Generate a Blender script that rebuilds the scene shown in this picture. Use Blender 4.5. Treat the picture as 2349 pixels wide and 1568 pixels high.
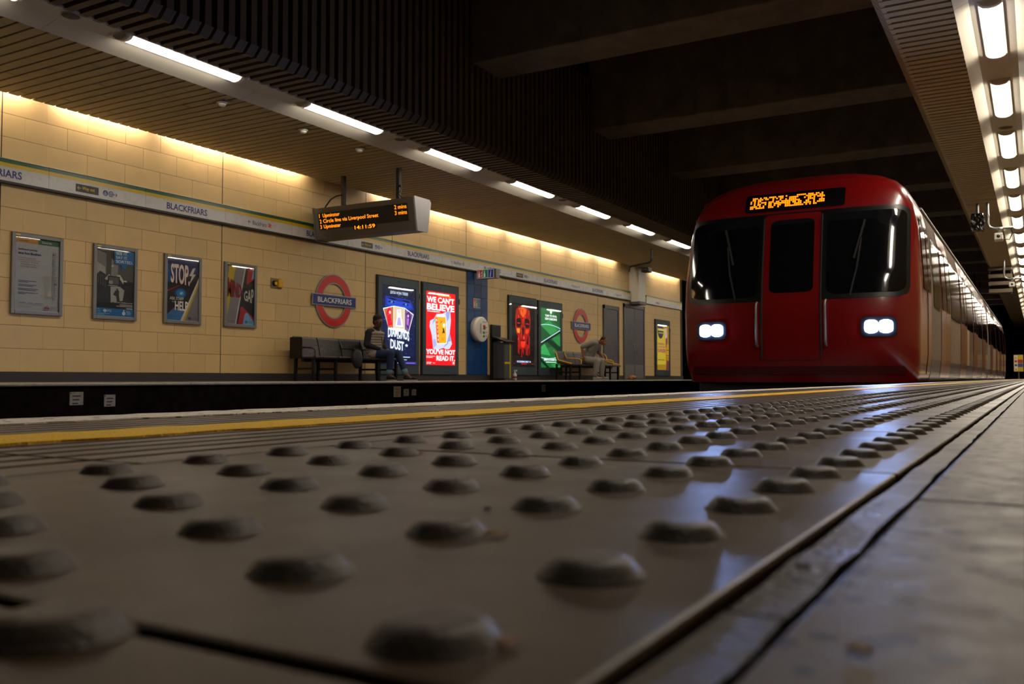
import bpy, bmesh, math, random
from mathutils import Vector, Matrix
random.seed(7)
for o in list(bpy.data.objects): bpy.data.objects.remove(o, do_unlink=True)
SC = bpy.context.scene; COL = SC.collection
PI = math.pi
# ------------------------------------------------------------------ camera, world, exposure
CAMZ = 0.051
cd = bpy.data.cameras.new('camera'); cam = bpy.data.objects.new('camera', cd); COL.objects.link(cam)
cam.location = (0, 0, CAMZ); cam.rotation_euler = (math.radians(90 + 2.285), 0, math.radians(30.07))
cd.sensor_width = 36; cd.lens = 2080 / 2349 * 36; cd.clip_start = 0.01; cd.clip_end = 400
cd.dof.use_dof = True; cd.dof.focus_distance = 2.4; cd.dof.aperture_fstop = 14
SC.camera = cam
w = bpy.data.worlds.new('dark'); SC.world = w; w.use_nodes = True
w.node_tree.nodes['Background'].inputs[0].default_value = (0.010, 0.008, 0.007, 1)
w.node_tree.nodes['Background'].inputs[1].default_value = 0.05
SC.view_settings.view_transform = 'Standard'; SC.view_settings.look = 'None'
SC.view_settings.gamma = 1; SC.view_settings.use_curve_mapping = False
SC.view_settings.exposure = 0.0
SC.cycles.use_denoising = True; SC.cycles.max_bounces = 4; SC.cycles.use_adaptive_sampling = True; SC.cycles.adaptive_threshold = .08; SC.cycles.adaptive_min_samples = 16; SC.cycles.diffuse_bounces = 3
SC.cycles.glossy_bounces = 3; SC.cycles.transparent_max_bounces = 6; SC.cycles.sample_clamp_indirect = 4
SC.cycles.caustics_reflective = False; SC.cycles.caustics_refractive = False
LAMP_FAR, LAMP_NEAR, COVE, BOX, HEAD = 38.0, 56.0, 105.0, 1.35, 280.0   # radiance of the lamps of the place
# ------------------------------------------------------------------ materials
MATS = {}
def srgb(c):
    if isinstance(c, str):
        c = tuple(int(c[i:i+2], 16) / 255 for i in (0, 2, 4))
    return tuple((x / 12.92 if x <= .04045 else ((x + .055) / 1.055) ** 2.4) for x in c)
def mat(name, col, rough=.5, metal=0, var=.0, scale=8, bump=0, bscale=60, emit=0, spec=.5, rnd=0, coat=0, stretch=None):
    if name in MATS: return MATS[name]
    m = bpy.data.materials.new(name); m.use_nodes = True; MATS[name] = m
    nt = m.node_tree; b = nt.nodes['Principled BSDF']; L = nt.links.new
    c = srgb(col) + (1,)
    b.inputs['Base Color'].default_value = c; b.inputs['Roughness'].default_value = rough
    b.inputs['Metallic'].default_value = metal; b.inputs['Specular IOR Level'].default_value = spec
    b.inputs['Coat Weight'].default_value = coat
    if coat: b.inputs['Coat Roughness'].default_value = .08
    if emit:
        b.inputs['Emission Color'].default_value = c; b.inputs['Emission Strength'].default_value = emit
        b.inputs['Base Color'].default_value = (c[0]*.2, c[1]*.2, c[2]*.2, 1)
    tc = None
    def coords():
        nonlocal tc
        if tc is None:
            g = nt.nodes.new('ShaderNodeNewGeometry')
            tc = g.outputs['Position']
            if stretch:
                mp = nt.nodes.new('ShaderNodeMapping'); mp.inputs['Scale'].default_value = stretch
                L(tc, mp.inputs['Vector']); tc = mp.outputs['Vector']
        return tc
    src = None
    if var:
        n = nt.nodes.new('ShaderNodeTexNoise'); n.inputs['Scale'].default_value = scale
        n.inputs['Detail'].default_value = 5; n.inputs['Roughness'].default_value = .65
        L(coords(), n.inputs['Vector'])
        mx = nt.nodes.new('ShaderNodeMix'); mx.data_type = 'RGBA'
        mx.inputs[6].default_value = tuple(max(0, x * (1 - var)) for x in c[:3]) + (1,)
        mx.inputs[7].default_value = tuple(min(1, x * (1 + var)) for x in c[:3]) + (1,)
        mr = nt.nodes.new('ShaderNodeMapRange'); mr.inputs[1].default_value = .3; mr.inputs[2].default_value = .7
        L(n.outputs['Fac'], mr.inputs[0]); L(mr.outputs[0], mx.inputs[0]); src = mx.outputs[2]
        mr2 = nt.nodes.new('ShaderNodeMapRange'); mr2.inputs[1].default_value = .3; mr2.inputs[2].default_value = .7
        mr2.inputs[3].default_value = max(.02, rough - .08); mr2.inputs[4].default_value = min(1, rough + .08)
        L(n.outputs['Fac'], mr2.inputs[0]); L(mr2.outputs[0], b.inputs['Roughness'])
    if rnd:
        oi = nt.nodes.new('ShaderNodeObjectInfo'); hs = nt.nodes.new('ShaderNodeHueSaturation')
        mr = nt.nodes.new('ShaderNodeMapRange'); mr.inputs[3].default_value = 1 - rnd; mr.inputs[4].default_value = 1 + rnd
        L(oi.outputs['Random'], mr.inputs[0]); L(mr.outputs[0], hs.inputs['Value'])
        if src: L(src, hs.inputs['Color'])
        else: hs.inputs['Color'].default_value = c
        src = hs.outputs['Color']
    if src: L(src, b.inputs['Base Color'])
    if bump:
        n2 = nt.nodes.new('ShaderNodeTexNoise'); n2.inputs['Scale'].default_value = bscale; n2.inputs['Detail'].default_value = 4
        L(coords(), n2.inputs['Vector'])
        bp = nt.nodes.new('ShaderNodeBump'); bp.inputs['Strength'].default_value = bump; bp.inputs['Distance'].default_value = .004
        L(n2.outputs['Fac'], bp.inputs['Height']); L(bp.outputs['Normal'], b.inputs['Normal'])
    return m
def ink(col, e=0, rough=.4):
    if not isinstance(col, str): raise ValueError
    return mat('ink_%s_%g' % (col, e), col, rough, emit=e)
def pane_mat(name, tint, gl=.08, rough=.02, dark=None):
    if name in MATS: return MATS[name]
    m = bpy.data.materials.new(name); m.use_nodes = True; MATS[name] = m
    nt = m.node_tree; nt.nodes.clear(); L = nt.links.new
    o = nt.nodes.new('ShaderNodeOutputMaterial'); t = nt.nodes.new('ShaderNodeBsdfTransparent'); t.inputs[0].default_value = tint
    g = nt.nodes.new('ShaderNodeBsdfGlossy'); g.inputs['Roughness'].default_value = rough
    lw = nt.nodes.new('ShaderNodeLayerWeight'); lw.inputs['Blend'].default_value = .5
    pw = nt.nodes.new('ShaderNodeMath'); pw.operation = 'POWER'; pw.inputs[1].default_value = 5; L(lw.outputs['Facing'], pw.inputs[0])
    fr = nt.nodes.new('ShaderNodeMath'); fr.operation = 'MULTIPLY_ADD'; fr.inputs[1].default_value = .95; fr.inputs[2].default_value = .035; L(pw.outputs[0], fr.inputs[0])
    mx = nt.nodes.new('ShaderNodeMixShader'); L(fr.outputs[0], mx.inputs[0]); L(t.outputs[0], mx.inputs[1]); L(g.outputs[0], mx.inputs[2])
    L(mx.outputs[0], o.inputs[0]); return m
def terrazzo():
    m = mat('terrazzo', '564c41', .48, spec=.09, var=.18, scale=60, bump=.10, bscale=900)
    nt = m.node_tree; b = nt.nodes['Principled BSDF']; L = nt.links.new
    g = nt.nodes.new('ShaderNodeNewGeometry')
    v = nt.nodes.new('ShaderNodeTexVoronoi'); v.inputs['Scale'].default_value = 105; v.inputs['Randomness'].default_value = 1
    L(g.outputs['Position'], v.inputs['Vector'])
    sep = nt.nodes.new('ShaderNodeSeparateColor'); L(v.outputs['Color'], sep.inputs[0])
    lt = nt.nodes.new('ShaderNodeMath'); lt.operation = 'LESS_THAN'; lt.inputs[1].default_value = .62; L(sep.outputs[0], lt.inputs[0])
    ds = nt.nodes.new('ShaderNodeMath'); ds.operation = 'LESS_THAN'; ds.inputs[1].default_value = .40; L(v.outputs['Distance'], ds.inputs[0])
    mu = nt.nodes.new('ShaderNodeMath'); mu.operation = 'MULTIPLY'; L(lt.outputs[0], mu.inputs[0]); L(ds.outputs[0], mu.inputs[1])
    old = b.inputs['Base Color'].links[0].from_socket
    mx = nt.nodes.new('ShaderNodeMix'); mx.data_type = 'RGBA'; L(mu.outputs[0], mx.inputs[0]); L(old, mx.inputs[6])
    mx.inputs[7].default_value = srgb('15171d') + (1,); L(mx.outputs[2], b.inputs['Base Color'])
    return m
def paint_worn(name, col, under, thr):
    m = mat(name, col, .5, spec=.15, var=.12, scale=70, bump=.8, bscale=300)
    nt = m.node_tree; b = nt.nodes['Principled BSDF']; L = nt.links.new
    g = nt.nodes.new('ShaderNodeNewGeometry'); n = nt.nodes.new('ShaderNodeTexNoise'); n.inputs['Scale'].default_value = 55; n.inputs['Detail'].default_value = 8
    L(g.outputs['Position'], n.inputs['Vector'])
    mr = nt.nodes.new('ShaderNodeMapRange'); mr.inputs[1].default_value = thr; mr.inputs[2].default_value = thr + .03; L(n.outputs['Fac'], mr.inputs[0])
    old = b.inputs['Base Color'].links[0].from_socket
    mx = nt.nodes.new('ShaderNodeMix'); mx.data_type = 'RGBA'; L(mr.outputs[0], mx.inputs[0]); L(old, mx.inputs[6])
    mx.inputs[7].default_value = srgb(under) + (1,); L(mx.outputs[2], b.inputs['Base Color'])
    return m
M = dict(
 tile=mat('cream_tile', 'd1b17a', .42, var=.05, scale=3, rnd=.05, spec=.4),
 grout=mat('grout', '4a3b28', .9),
 skirt=mat('skirting', '2b2725', .6, var=.15, scale=12),
 bluet=mat('blue_tile', '0e3f78', .25, rnd=.08),
 slat=mat('beige_slat', 'b09d76', .55, var=.08, scale=6, rnd=.05),
 fin=mat('fin_brown', '5c503d', .6, var=.12, scale=4, rnd=.06),
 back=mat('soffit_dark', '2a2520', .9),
 trough=mat('trough_white', 'cfc9bb', .45, var=.03, scale=3),
 concrete=mat('concrete', '8b8074', .9, var=.3, scale=2.5, bump=.5, bscale=30),
 black=mat('void_black', '040404', .95, spec=0),
 tact=mat('tactile_grey', '483c30', .40, spec=.13, var=.16, scale=9, bump=.12, bscale=500),
 dome=mat('dome_grey', '463f39', .42, spec=.2, var=.22, scale=70, bump=.2, bscale=700),
 cop=mat('coping_brown', '55483c', .40, spec=.13, var=.18, scale=10, bump=.15, bscale=400),
 joint=mat('joint_dark', '1d1915', .7, var=.3, scale=60, bump=.6, bscale=300),
 strip=mat('joint_strip', '41392f', .45, spec=.12, var=.25, scale=25, bump=.3, bscale=250),
 terr=terrazzo(),
 yellow=paint_worn('yellow_paint', 'f0c000', '6a5a20', .70),
 white=paint_worn('white_paint', 'e8e0d4', '5b524a', .60),
 oppfloor=mat('far_platform', '6e675f', .4, var=.12, scale=6),
 nosing=mat('far_nosing', '8f8776', .35, var=.25, scale=14, bump=.3, bscale=60),
 brick=mat('pit_brick', '1e1713', .95, spec=.03, var=.5, scale=9, bump=.8, bscale=40),
 ballast=mat('ballast', '1a1715', .95, var=.5, scale=30, bump=1, bscale=50),
 rail=mat('rail_steel', '4c4642', .35, metal=.9, var=.2, scale=20),
 alu=mat('frame_grey', '7b7a78', .38, metal=.55),
 boxframe=mat('lightbox_grey', '53616a', .4, metal=.2),
 boxedge=mat('lightbox_edge', '161616', .5),
 steelblk=mat('bench_black', '151515', .35, metal=.4),
 perf=mat('bench_steel', '3f3d3a', .33, metal=.75, var=.12, scale=30, bump=.5, bscale=260),
 yrail=mat('bench_yellow', 'c8900c', .4),
 board=mat('board_grey', '4d4844', .5, metal=.15),
 boardface=mat('board_black', '100e0d', .25),
 cable=mat('cable_black', '141312', .6),
 frz=mat('frieze_white', 'c9c7c4', .3, var=.02),
 green=mat('frieze_green', '12592f', .3), yel=mat('frieze_yellow', 'd6b012', .3),
 navy=ink('16206e'), dark=mat('dark_rail', '1c1b19', .5),
 red=mat('roundel_red', 'c8241b', .3), blue=mat('roundel_blue', '10226f', .3), sil=mat('roundel_rim', '8f9298', .35, metal=.5), wht=mat('sign_white', 'd9d7d2', .4),
 door=mat('door_grey', '5b585c', .45, metal=.35, var=.06, scale=5),
 plastic=mat('plastic_white', 'd7d4ca', .3), rubber=mat('rubber', '121212', .8),
 tred=mat('train_red', '70090a', .25, coat=.4), twhite=mat('train_white', '857b74', .25, coat=.5), tblue=mat('train_blue', '1c2258', .3, coat=.3),
 tglass=mat('train_glass', '0c0d0f', .06, spec=.8), troof=mat('train_roof', '55504c', .4), tdark=mat('train_under', '100f0f', .8),
 tgrey=mat('train_grey', '8f8c88', .35, metal=.5),
)
M['pane'] = pane_mat('poster_pane', (.96, .97, .97, 1))
# ------------------------------------------------------------------ mesh helpers
class MB:
    def __init__(s): s.v = []; s.f = []; s.m = []; s.mats = []; s.sm = []
    def mi(s, m):
        if m not in s.mats: s.mats.append(m)
        return s.mats.index(m)
    def add(s, vs, fs, m, smooth=False):
        k = len(s.v); i = s.mi(m); s.v += [tuple(v) for v in vs]
        for f in fs: s.f.append([k + a for a in f]); s.m.append(i); s.sm.append(smooth)
        return s
    def box(s, a, b, m, ch=0):
        x0, y0, z0 = a; x1, y1, z1 = b
        if ch <= 0:
            vs = [(x0,y0,z0),(x1,y0,z0),(x1,y1,z0),(x0,y1,z0),(x0,y0,z1),(x1,y0,z1),(x1,y1,z1),(x0,y1,z1)]
            return s.add(vs, [(3,2,1,0),(4,5,6,7),(0,1,5,4),(1,2,6,5),(2,3,7,6),(3,0,4,7)], m)
        bm = bmesh.new(); bmesh.ops.create_cube(bm, size=1)
        for v in bm.verts: v.co = Vector(((x0+x1)/2 + v.co.x*(x1-x0), (y0+y1)/2 + v.co.y*(y1-y0), (z0+z1)/2 + v.co.z*(z1-z0)))
        bmesh.ops.bevel(bm, geom=bm.edges[:], offset=ch, segments=2, profile=.5, affect='EDGES')
        return s.bm(bm, m)
    def bm(s, bm, m, smooth=False):
        bm.verts.index_update(); s.add([v.co[:] for v in bm.verts], [[v.index for v in f.verts] for f in bm.faces], m, smooth); bm.free(); return s
    def prism(s, pts, axis, a, b, m, smooth=False):     # pts 2-D outline (ccw), extruded along axis
        n = len(pts)
        def P(p, t): return {'x': (t, p[0], p[1]), 'y': (p[0], t, p[1]), 'z': (p[0], p[1], t)}[axis]
        vs = [P(p, a) for p in pts] + [P(p, b) for p in pts]
        side = [(i, (i+1) % n, n+(i+1) % n, n+i) for i in range(n)]
        caps = [tuple(range(n))[::-1], tuple(range(n, 2*n))]
        if axis == 'y': side = [f[::-1] for f in side]; caps = [c[::-1] for c in caps]
        k = len(s.v); i0 = s.mi(m); s.v += vs
        for f in side: s.f.append([k+a_ for a_ in f]); s.m.append(i0); s.sm.append(smooth)
        for f in caps: s.f.append([k+a_ for a_ in f]); s.m.append(i0); s.sm.append(False)
        return s
    def tube(s, pts, r, m, n=8, caps=True):
        pts = [Vector(p) for p in pts]; rs = r if isinstance(r, (list, tuple)) else [r]*len(pts)
        vs = []; fs = []; up = None
        for i, p in enumerate(pts):
            d = (pts[min(i+1, len(pts)-1)] - pts[max(i-1, 0)]).normalized()
            if up is None: up = d.orthogonal().normalized()
            up = (up - d*up.dot(d)); up = up.normalized() if up.length > 1e-6 else d.orthogonal().normalized()
            sd = d.cross(up)
            for k in range(n):
                a = 2*PI*k/n; vs.append(p + (up*math.cos(a) + sd*math.sin(a))*rs[i])
        for i in range(len(pts)-1):
            for k in range(n):
                fs.append((i*n+k, i*n+(k+1) % n, (i+1)*n+(k+1) % n, (i+1)*n+k))
        s.add(vs, fs, m, True)
        if caps:
            e = (len(pts)-1)*n; s.add(vs[:n], [tuple(range(n))[::-1]], m); s.add(vs[e:e+n], [tuple(range(n))], m)
        return s
    def lathe(s, prof, m, n=24, axis='z', c=(0,0,0), smooth=True):   # prof: (radius, height)
        vs = []; fs = []
        for r, hh in prof:
            for k in range(n):
                a = 2*PI*k/n; x, y = r*math.cos(a), r*math.sin(a)
                p = {'z': (x, y, hh), 'x': (hh, x, y), 'y': (y, hh, x)}[axis]
                vs.append((c[0]+p[0], c[1]+p[1], c[2]+p[2]))
        for i in range(len(prof)-1):
            for k in range(n): fs.append((i*n+k, i*n+(k+1) % n, (i+1)*n+(k+1) % n, (i+1)*n+k))
        fs.append(tuple(range(n))[::-1]); fs.append(tuple((len(prof)-1)*n+k for k in range(n)))
        return s.add(vs, fs, m, smooth)
    def mesh(s, name):
        me = bpy.data.meshes.new(name); me.from_pydata(s.v, [], s.f)
        for m in s.mats: me.materials.append(m)
        me.polygons.foreach_set('material_index', s.m); me.polygons.foreach_set('use_smooth', s.sm)
        me.update(); return me
def link(name, me, parent=None, loc=(0,0,0), rot=(0,0,0)):
    o = bpy.data.objects.new(name, me); COL.objects.link(o); o.location = loc; o.rotation_euler = rot
    if parent: o.parent = parent
    return o
def tag(o, label=None, cat=None, group=None, kind=None):
    for k, v in (('label', label), ('category', cat), ('group', group), ('kind', kind)):
        if v: o[k] = v
    return o
def thing(name, label, cat, loc=(0,0,0), group=None, rot=(0,0,0)):
    return tag(link(name, None, None, loc, rot), label, cat, group)
def part(name, mb, parent, loc=(0,0,0), rot=(0,0,0), kind=None):
    return tag(link(name, mb.mesh(name) if isinstance(mb, MB) else mb, parent, loc, rot), kind=kind)
def copy_tree(o, parent=None):
    c = o.copy(); COL.objects.link(c); c.parent = parent
    for ch in list(o.children): copy_tree(ch, c)
    return c
ORD = 'first second third fourth fifth sixth seventh eighth ninth tenth eleventh twelfth thirteenth fourteenth fifteenth sixteenth seventeenth eighteenth nineteenth twentieth'.split()
# text outlines -> 2-D triangles fitted into a box
TXT = {}
def text2d(s, bold=0.0, spacing=1.0, shear=0):
    k = (s, bold, spacing, shear)
    if k not in TXT:
        cu = bpy.data.curves.new('t', 'FONT'); cu.body = s; cu.size = 1; cu.resolution_u = 3; cu.offset = bold; cu.space_character = spacing; cu.shear = shear
        ob = bpy.data.objects.new('t', cu); COL.objects.link(ob)
        dg = bpy.context.evaluated_depsgraph_get(); dg.update()
        me = bpy.data.meshes.new_from_object(ob.evaluated_get(dg))
        vs = [(v.co.x, v.co.y) for v in me.vertices]; fs = [list(p.vertices) for p in me.polygons]
        bpy.data.objects.remove(ob); bpy.data.curves.remove(cu); bpy.data.meshes.remove(me)
        xs = [v[0] for v in vs]; ys = [v[1] for v in vs]
        x0, x1, y0, y1 = min(xs), max(xs), min(ys), max(ys)
        TXT[k] = ([((x-x0)/(x1-x0), (y-y0)/(y1-y0)) for x, y in vs], fs, (x1-x0)/(y1-y0))
    return TXT[k]
def put_text(mb, s, box, m, plane, off, bold=.012, spacing=1.0, shear=0, warp=None):
    """box (u0, v0, u1, v1); plane(u, v, off) -> point"""
    vs, fs, asp = text2d(s, bold, spacing, shear); u0, v0, u1, v1 = box
    if u1 is None: u1 = u0 + asp*(v1-v0)
    P = []
    for x, y in vs:
        if warp: x, y = warp(x, y)
        P.append(plane(u0+(u1-u0)*x, v0+(v1-v0)*y, off))
    return mb.add(P, fs, m)
def wallp(u, v, off): return (off, u, v)          # surface facing +X: u along +Y, v up
def frontp(u, v, off): return (u, -off, v)        # surface facing -Y: u along +X, v up
def ring(cx, cy, r0, r1, n=36, a0=0, a1=2*PI):
    o = [(cx+r1*math.cos(a0+(a1-a0)*i/n), cy+r1*math.sin(a0+(a1-a0)*i/n)) for i in range(n+1)]
    q = [(cx+r0*math.cos(a0+(a1-a0)*i/n), cy+r0*math.sin(a0+(a1-a0)*i/n)) for i in range(n+1)]
    return o, q
def disc(cx, cy, r, n=24, k=1.0): return [(cx+r*k*math.cos(2*PI*i/n), cy+r*math.sin(2*PI*i/n)) for i in range(n)]
def line(p, q, wd):
    d = Vector((q[0]-p[0], q[1]-p[1])); nn = Vector((-d.y, d.x)).normalized()*wd/2
    return [(p[0]-nn.x, p[1]-nn.y), (q[0]-nn.x, q[1]-nn.y), (q[0]+nn.x, q[1]+nn.y), (p[0]+nn.x, p[1]+nn.y)]
def rect(a, b, c, d): return [(a, b), (c, b), (c, d), (a, d)]
class Print:
    """flat print: layers of inked shapes in metres, each a hair in front of the one before"""
    def __init__(s, w, h, e=0, plane=wallp): s.b = MB(); s.t = MB(); s.o = 0; s.w = w; s.h = h; s.e = e; s.pl = plane
    def poly(s, col, pts, e=None):
        s.o += .0004; P = [s.pl(p[0]*s.w, p[1]*s.h, s.o) for p in pts]
        s.b.add(P, [tuple(range(len(P)))], ink(col, s.e if e is None else e)); return s
    def ring(s, col, c, r0, r1, n=32):
        s.o += .0004; o, q = ring(0, 0, r0, r1, n); k = len(o)
        P = [s.pl(c[0]*s.w+x, c[1]*s.h+y, s.o) for x, y in o+q]
        s.b.add(P, [(i, i+1, k+i+1, k+i) for i in range(k-1)], ink(col, s.e)); return s
    def disc(s, col, c, r, k=1): return s.poly(col, [(c[0]+x/s.w, c[1]+y/s.h) for x, y in disc(0, 0, r, 24, k)])
    def text(s, col, t, box, bold=.012, **kw):
        s.o += .0001; u0, v0, u1, v1 = box
        put_text(s.t, t, (u0*s.w, v0*s.h, None if u1 is None else u1*s.w, v1*s.h), ink(col, s.e), s.pl, s.o+.002, bold, **kw); return s
    def logo(s, c, r, c1, c2):
        s.ring(c1, c, r*.68, r); return s.poly(c2, [(c[0]+x/s.w, c[1]+y/s.h) for x, y in rect(-r*1.25, -r*.2, r*1.25, r*.2)])
    def build(s, parent, off, lettering=True):
        p = part('print', s.b, parent, off)
        if s.t.v: part('lettering', s.t, p)
        return p
# ------------------------------------------------------------------ near platform (floor)
YEND = 64.0
floor = tag(link('floor', MB().box((-1.06, -1.2, -.35), (2.9, YEND, -.012), M['joint']).mesh('floor')), 'dark tiled near platform with blister paving along its edge', kind='structure')
TX0, TX1 = -.466, -.066
PIT = .4016; TJ = .1237 - PIT*2
slab_me = MB().box((TX0+.002, .0025, -.03), (TX1, PIT-.0025, 0), M['tact'], .0015).mesh('tactile_slab')
dome_prof = [(.0152, -.0004), (.0139, .0007), (.0124, .0023), (.0109, .0040), (.0096, .0049), (.0078, .0054), (.0045, .0053), (.0002, .0052)]
dome_me = MB().lathe(dome_prof, M['dome'], 20).mesh('dome')
dome_lo = [(.0140, -.0005), (.0112, .0028), (.0092, .0051), (.0070, .0053)]
slabs = []; NSL = 12
for k in range(NSL): slabs.append(part('tactile_slab', slab_me, floor, (0, TJ + k*PIT, 0)))
far_y = TJ + NSL*PIT
domes = []; PY = .0688
for i in range(6):
    x = -.1015 - .0676*i; k = -14
    while True:
        y = .1465 + PY*k + (PY/2 if i % 2 else 0); k += 1
        if y > 34: break
        if y > TJ + .02: domes.append((x, y))
domes.sort(key=lambda p: p[1] + (0 if p[1] > -.25 else 99))
fard = MB()
for n_, (x, y) in enumerate(domes):
    k = int((y - TJ)//PIT)
    if y < -.25: continue
    if n_ < 300 and k < NSL:
        part('dome', dome_me, slabs[k], (x + random.uniform(-.0006, .0006), y - (TJ + k*PIT), random.uniform(-.0006, 0)), (0, 0, random.uniform(0, 3)))
    else:
        fard.lathe(dome_lo, M['dome'], 10, c=(x, y, 0))
fs = MB()
y = far_y
while y < YEND - .4:
    fs.box((TX0+.002, y+.0025, -.03), (TX1, y+PIT-.0025, 0), M['tact']); y += PIT
far_strip = part('tactile_slab', fs, floor, kind='stuff'); part('dome', fard, floor, kind='stuff')
# joint strip beside the blister slabs (a chipped mortar channel)
for y0, y1 in ((-1.0, .2035), (.2065, 1.55), (1.556, 4.2), (4.206, YEND-.5)):
    m = MB(); n = max(2, int((y1-y0)/.03)) if y1 < 5 else 40; L_ = []
    for i in range(n+1):
        yy = y0+(y1-y0)*i/n; a = -.0626 + random.uniform(-.0003, .0003); b = -.0488 + random.uniform(-.0006, .0005); z = -.0018 + random.uniform(-.0006, .0006)
        L_.append([(a-.0012, yy, -.012), (a, yy, z), (b, yy, z), (b+.0012, yy, -.012)])
    vs = [p for r in L_ for p in r]
    m.add(vs, [(i*4+j, i*4+j+1, i*4+j+5, i*4+j+4) for i in range(n) for j in range(3)], M['strip'], False)
    part('joint_strip', m, floor)
# terrazzo paving slabs
PV = .915; PJ = .4195 - PV*2
pv_me = MB().box((-.0455, .002, -.03), (.856, PV-.002, 0), M['terr'], .0018).mesh('paving_slab')
pv_me2 = MB().box((.86, .002, -.03), (1.76, PV-.002, 0), M['terr'], .0018).mesh('paving_slab')
for k in range(9):
    part('paving_slab', pv_me, floor, (0, PJ + k*PV, 0))
    if k < 5: part('paving_slab', pv_me2, floor, (0, PJ + k*PV, 0))
m = MB(); y = PJ + 9*PV
while y < YEND - 1:
    m.box((-.0455, y+.002, -.03), (.856, y+PV-.002, 0), M['terr']); y += PV
for k in range(5, 70): m.box((.86, PJ+k*PV+.002, -.03), (1.76, PJ+k*PV+PV-.002, 0), M['terr'])
for k in range(0, 70): m.box((1.764, PJ+k*PV+.002, -.03), (2.88, PJ+k*PV+PV-.002, 0), M['terr'])
part('paving_slab', m, floor, kind='stuff')
# ribbed coping slabs
GR = [-.512 - .0368*k for k in range(13)]
pts = [(TX0, 0)]
for g in GR: pts += [(g+.0052, 0), (g+.0042, -.0075), (g-.0042, -.0075), (g-.0052, 0)]
pts += [(-1.082, 0), (-1.09, -.008), (-1.09, -.05), (TX0, -.05)]
pts = [(p[0], p[1]) for p in pts][::-1]
def coping(ln): return MB().prism(pts, 'y', .0025, ln-.0025, M['cop']).mesh('coping_slab')
CP = .79; CJ = .36 - CP*2
cme = coping(CP)
for k in range(20): part('coping_slab', cme, floor, (0, CJ + k*CP, 0))
y = CJ + 20*CP
part('coping_slab', coping(YEND - y - 1), floor, (0, y, 0), kind='stuff')
def paint_line(name, xa, xb, z, m_):
    m = MB(); ys = []; y = -.9
    while y < YEND - 1.2: ys.append(y); y += .03 if y < 3 else (.12 if y < 9 else 1.5)
    vs = []
    for yy in ys:
        ja, jb = random.uniform(-.004, .004), random.uniform(-.004, .004)
        vs += [(xa+ja, yy, z-.0030), (xa+ja, yy, z+random.uniform(0, .0006)), ((xa+xb)/2, yy, z+random.uniform(0, .0008)), (xb+jb, yy, z+random.uniform(0, .0006)), (xb+jb, yy, z-.0030)]
    m.add(vs, [(i*5+j, i*5+j+1, i*5+j+6, i*5+j+5) for i in range(len(ys)-1) for j in range(4)], m_)
    return part(name, m, floor)
paint_line('yellow_line', -.674, -.774, .0014, M['yellow'])
paint_line('white_line', -.972, -1.088, .0012, M['white'])
# near platform face, track pit, rails
tag(link('wall_platform_edge', MB().box((-1.05, -1.2, -1.15), (-.95, YEND, -.35), M['brick']).mesh('wall_platform_edge')), 'dark brick face under the near platform edge', kind='structure')
pit = tag(link('ground', MB().box((-9.0, -1.2, -1.25), (-.95, 90, -1.1), M['ballast']).mesh('ground')), 'black ballast bed of the track pit', kind='structure')
rp = [(-.075, 0), (.075, 0), (.075, .012), (.012, .03), (.012, .11), (.034, .12), (.034, .15), (-.034, .15), (-.034, .12), (-.012, .11), (-.012, .03), (-.075, .012)]
for tr, tc in (('near', -2.645), ('far', -7.25)):
    t = thing('railway_track', 'steel running rails of the %s track in the pit' % tr, 'railway track', (tc, 0, -1.1))
    for dx in (-.7175, .7175): part('rail', MB().prism([(dx+a, b+.08) for a, b in rp], 'y', -1, 88, M['rail']), t)
    part('conductor_rail', MB().prism([(1.15+a, b+.06) for a, b in rp], 'y', -1, 88, M['rail']), t)
    sl = MB().box((-1.25, -.12, 0), (1.25, .12, .08), M['concrete']).mesh('sleeper')
    for k in range(30): part('sleeper', sl, t, (0, k*.7 - .5, 0))
# ------------------------------------------------------------------ opposite platform
WX, PXE = -11.7, -8.8
prof = [(WX-.3, -.3), (WX-.3, 0), (PXE-.05, 0), (PXE-.05, -.034), (PXE-.4, -.036), (PXE-.4, -.3)][::-1]
opp = tag(link('floor_opposite', MB().prism(prof, 'y', -2, 74, M['oppfloor']).mesh('floor_opposite')), 'grey platform across the tracks', kind='structure')
np_ = [(PXE-.30, .001), (PXE-.012, .001), (PXE+.004, -.004), (PXE+.010, -.012), (PXE+.010, -.026), (PXE-.004, -.034), (PXE-.06, -.036), (PXE-.30, -.036)][::-1]
for k in range(26): part('nosing', MB().prism(np_, 'y', 3.0+k*1.5+.003, 3.0+(k+1)*1.5-.003, M['nosing']), opp)
tag(link('wall_platform_face', MB().box((PXE-.25, -2, -1.15), (PXE-.06, 74, -.055), M['brick']).mesh('wall_platform_face')), 'sooty brick face below the far platform edge', kind='structure')
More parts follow.
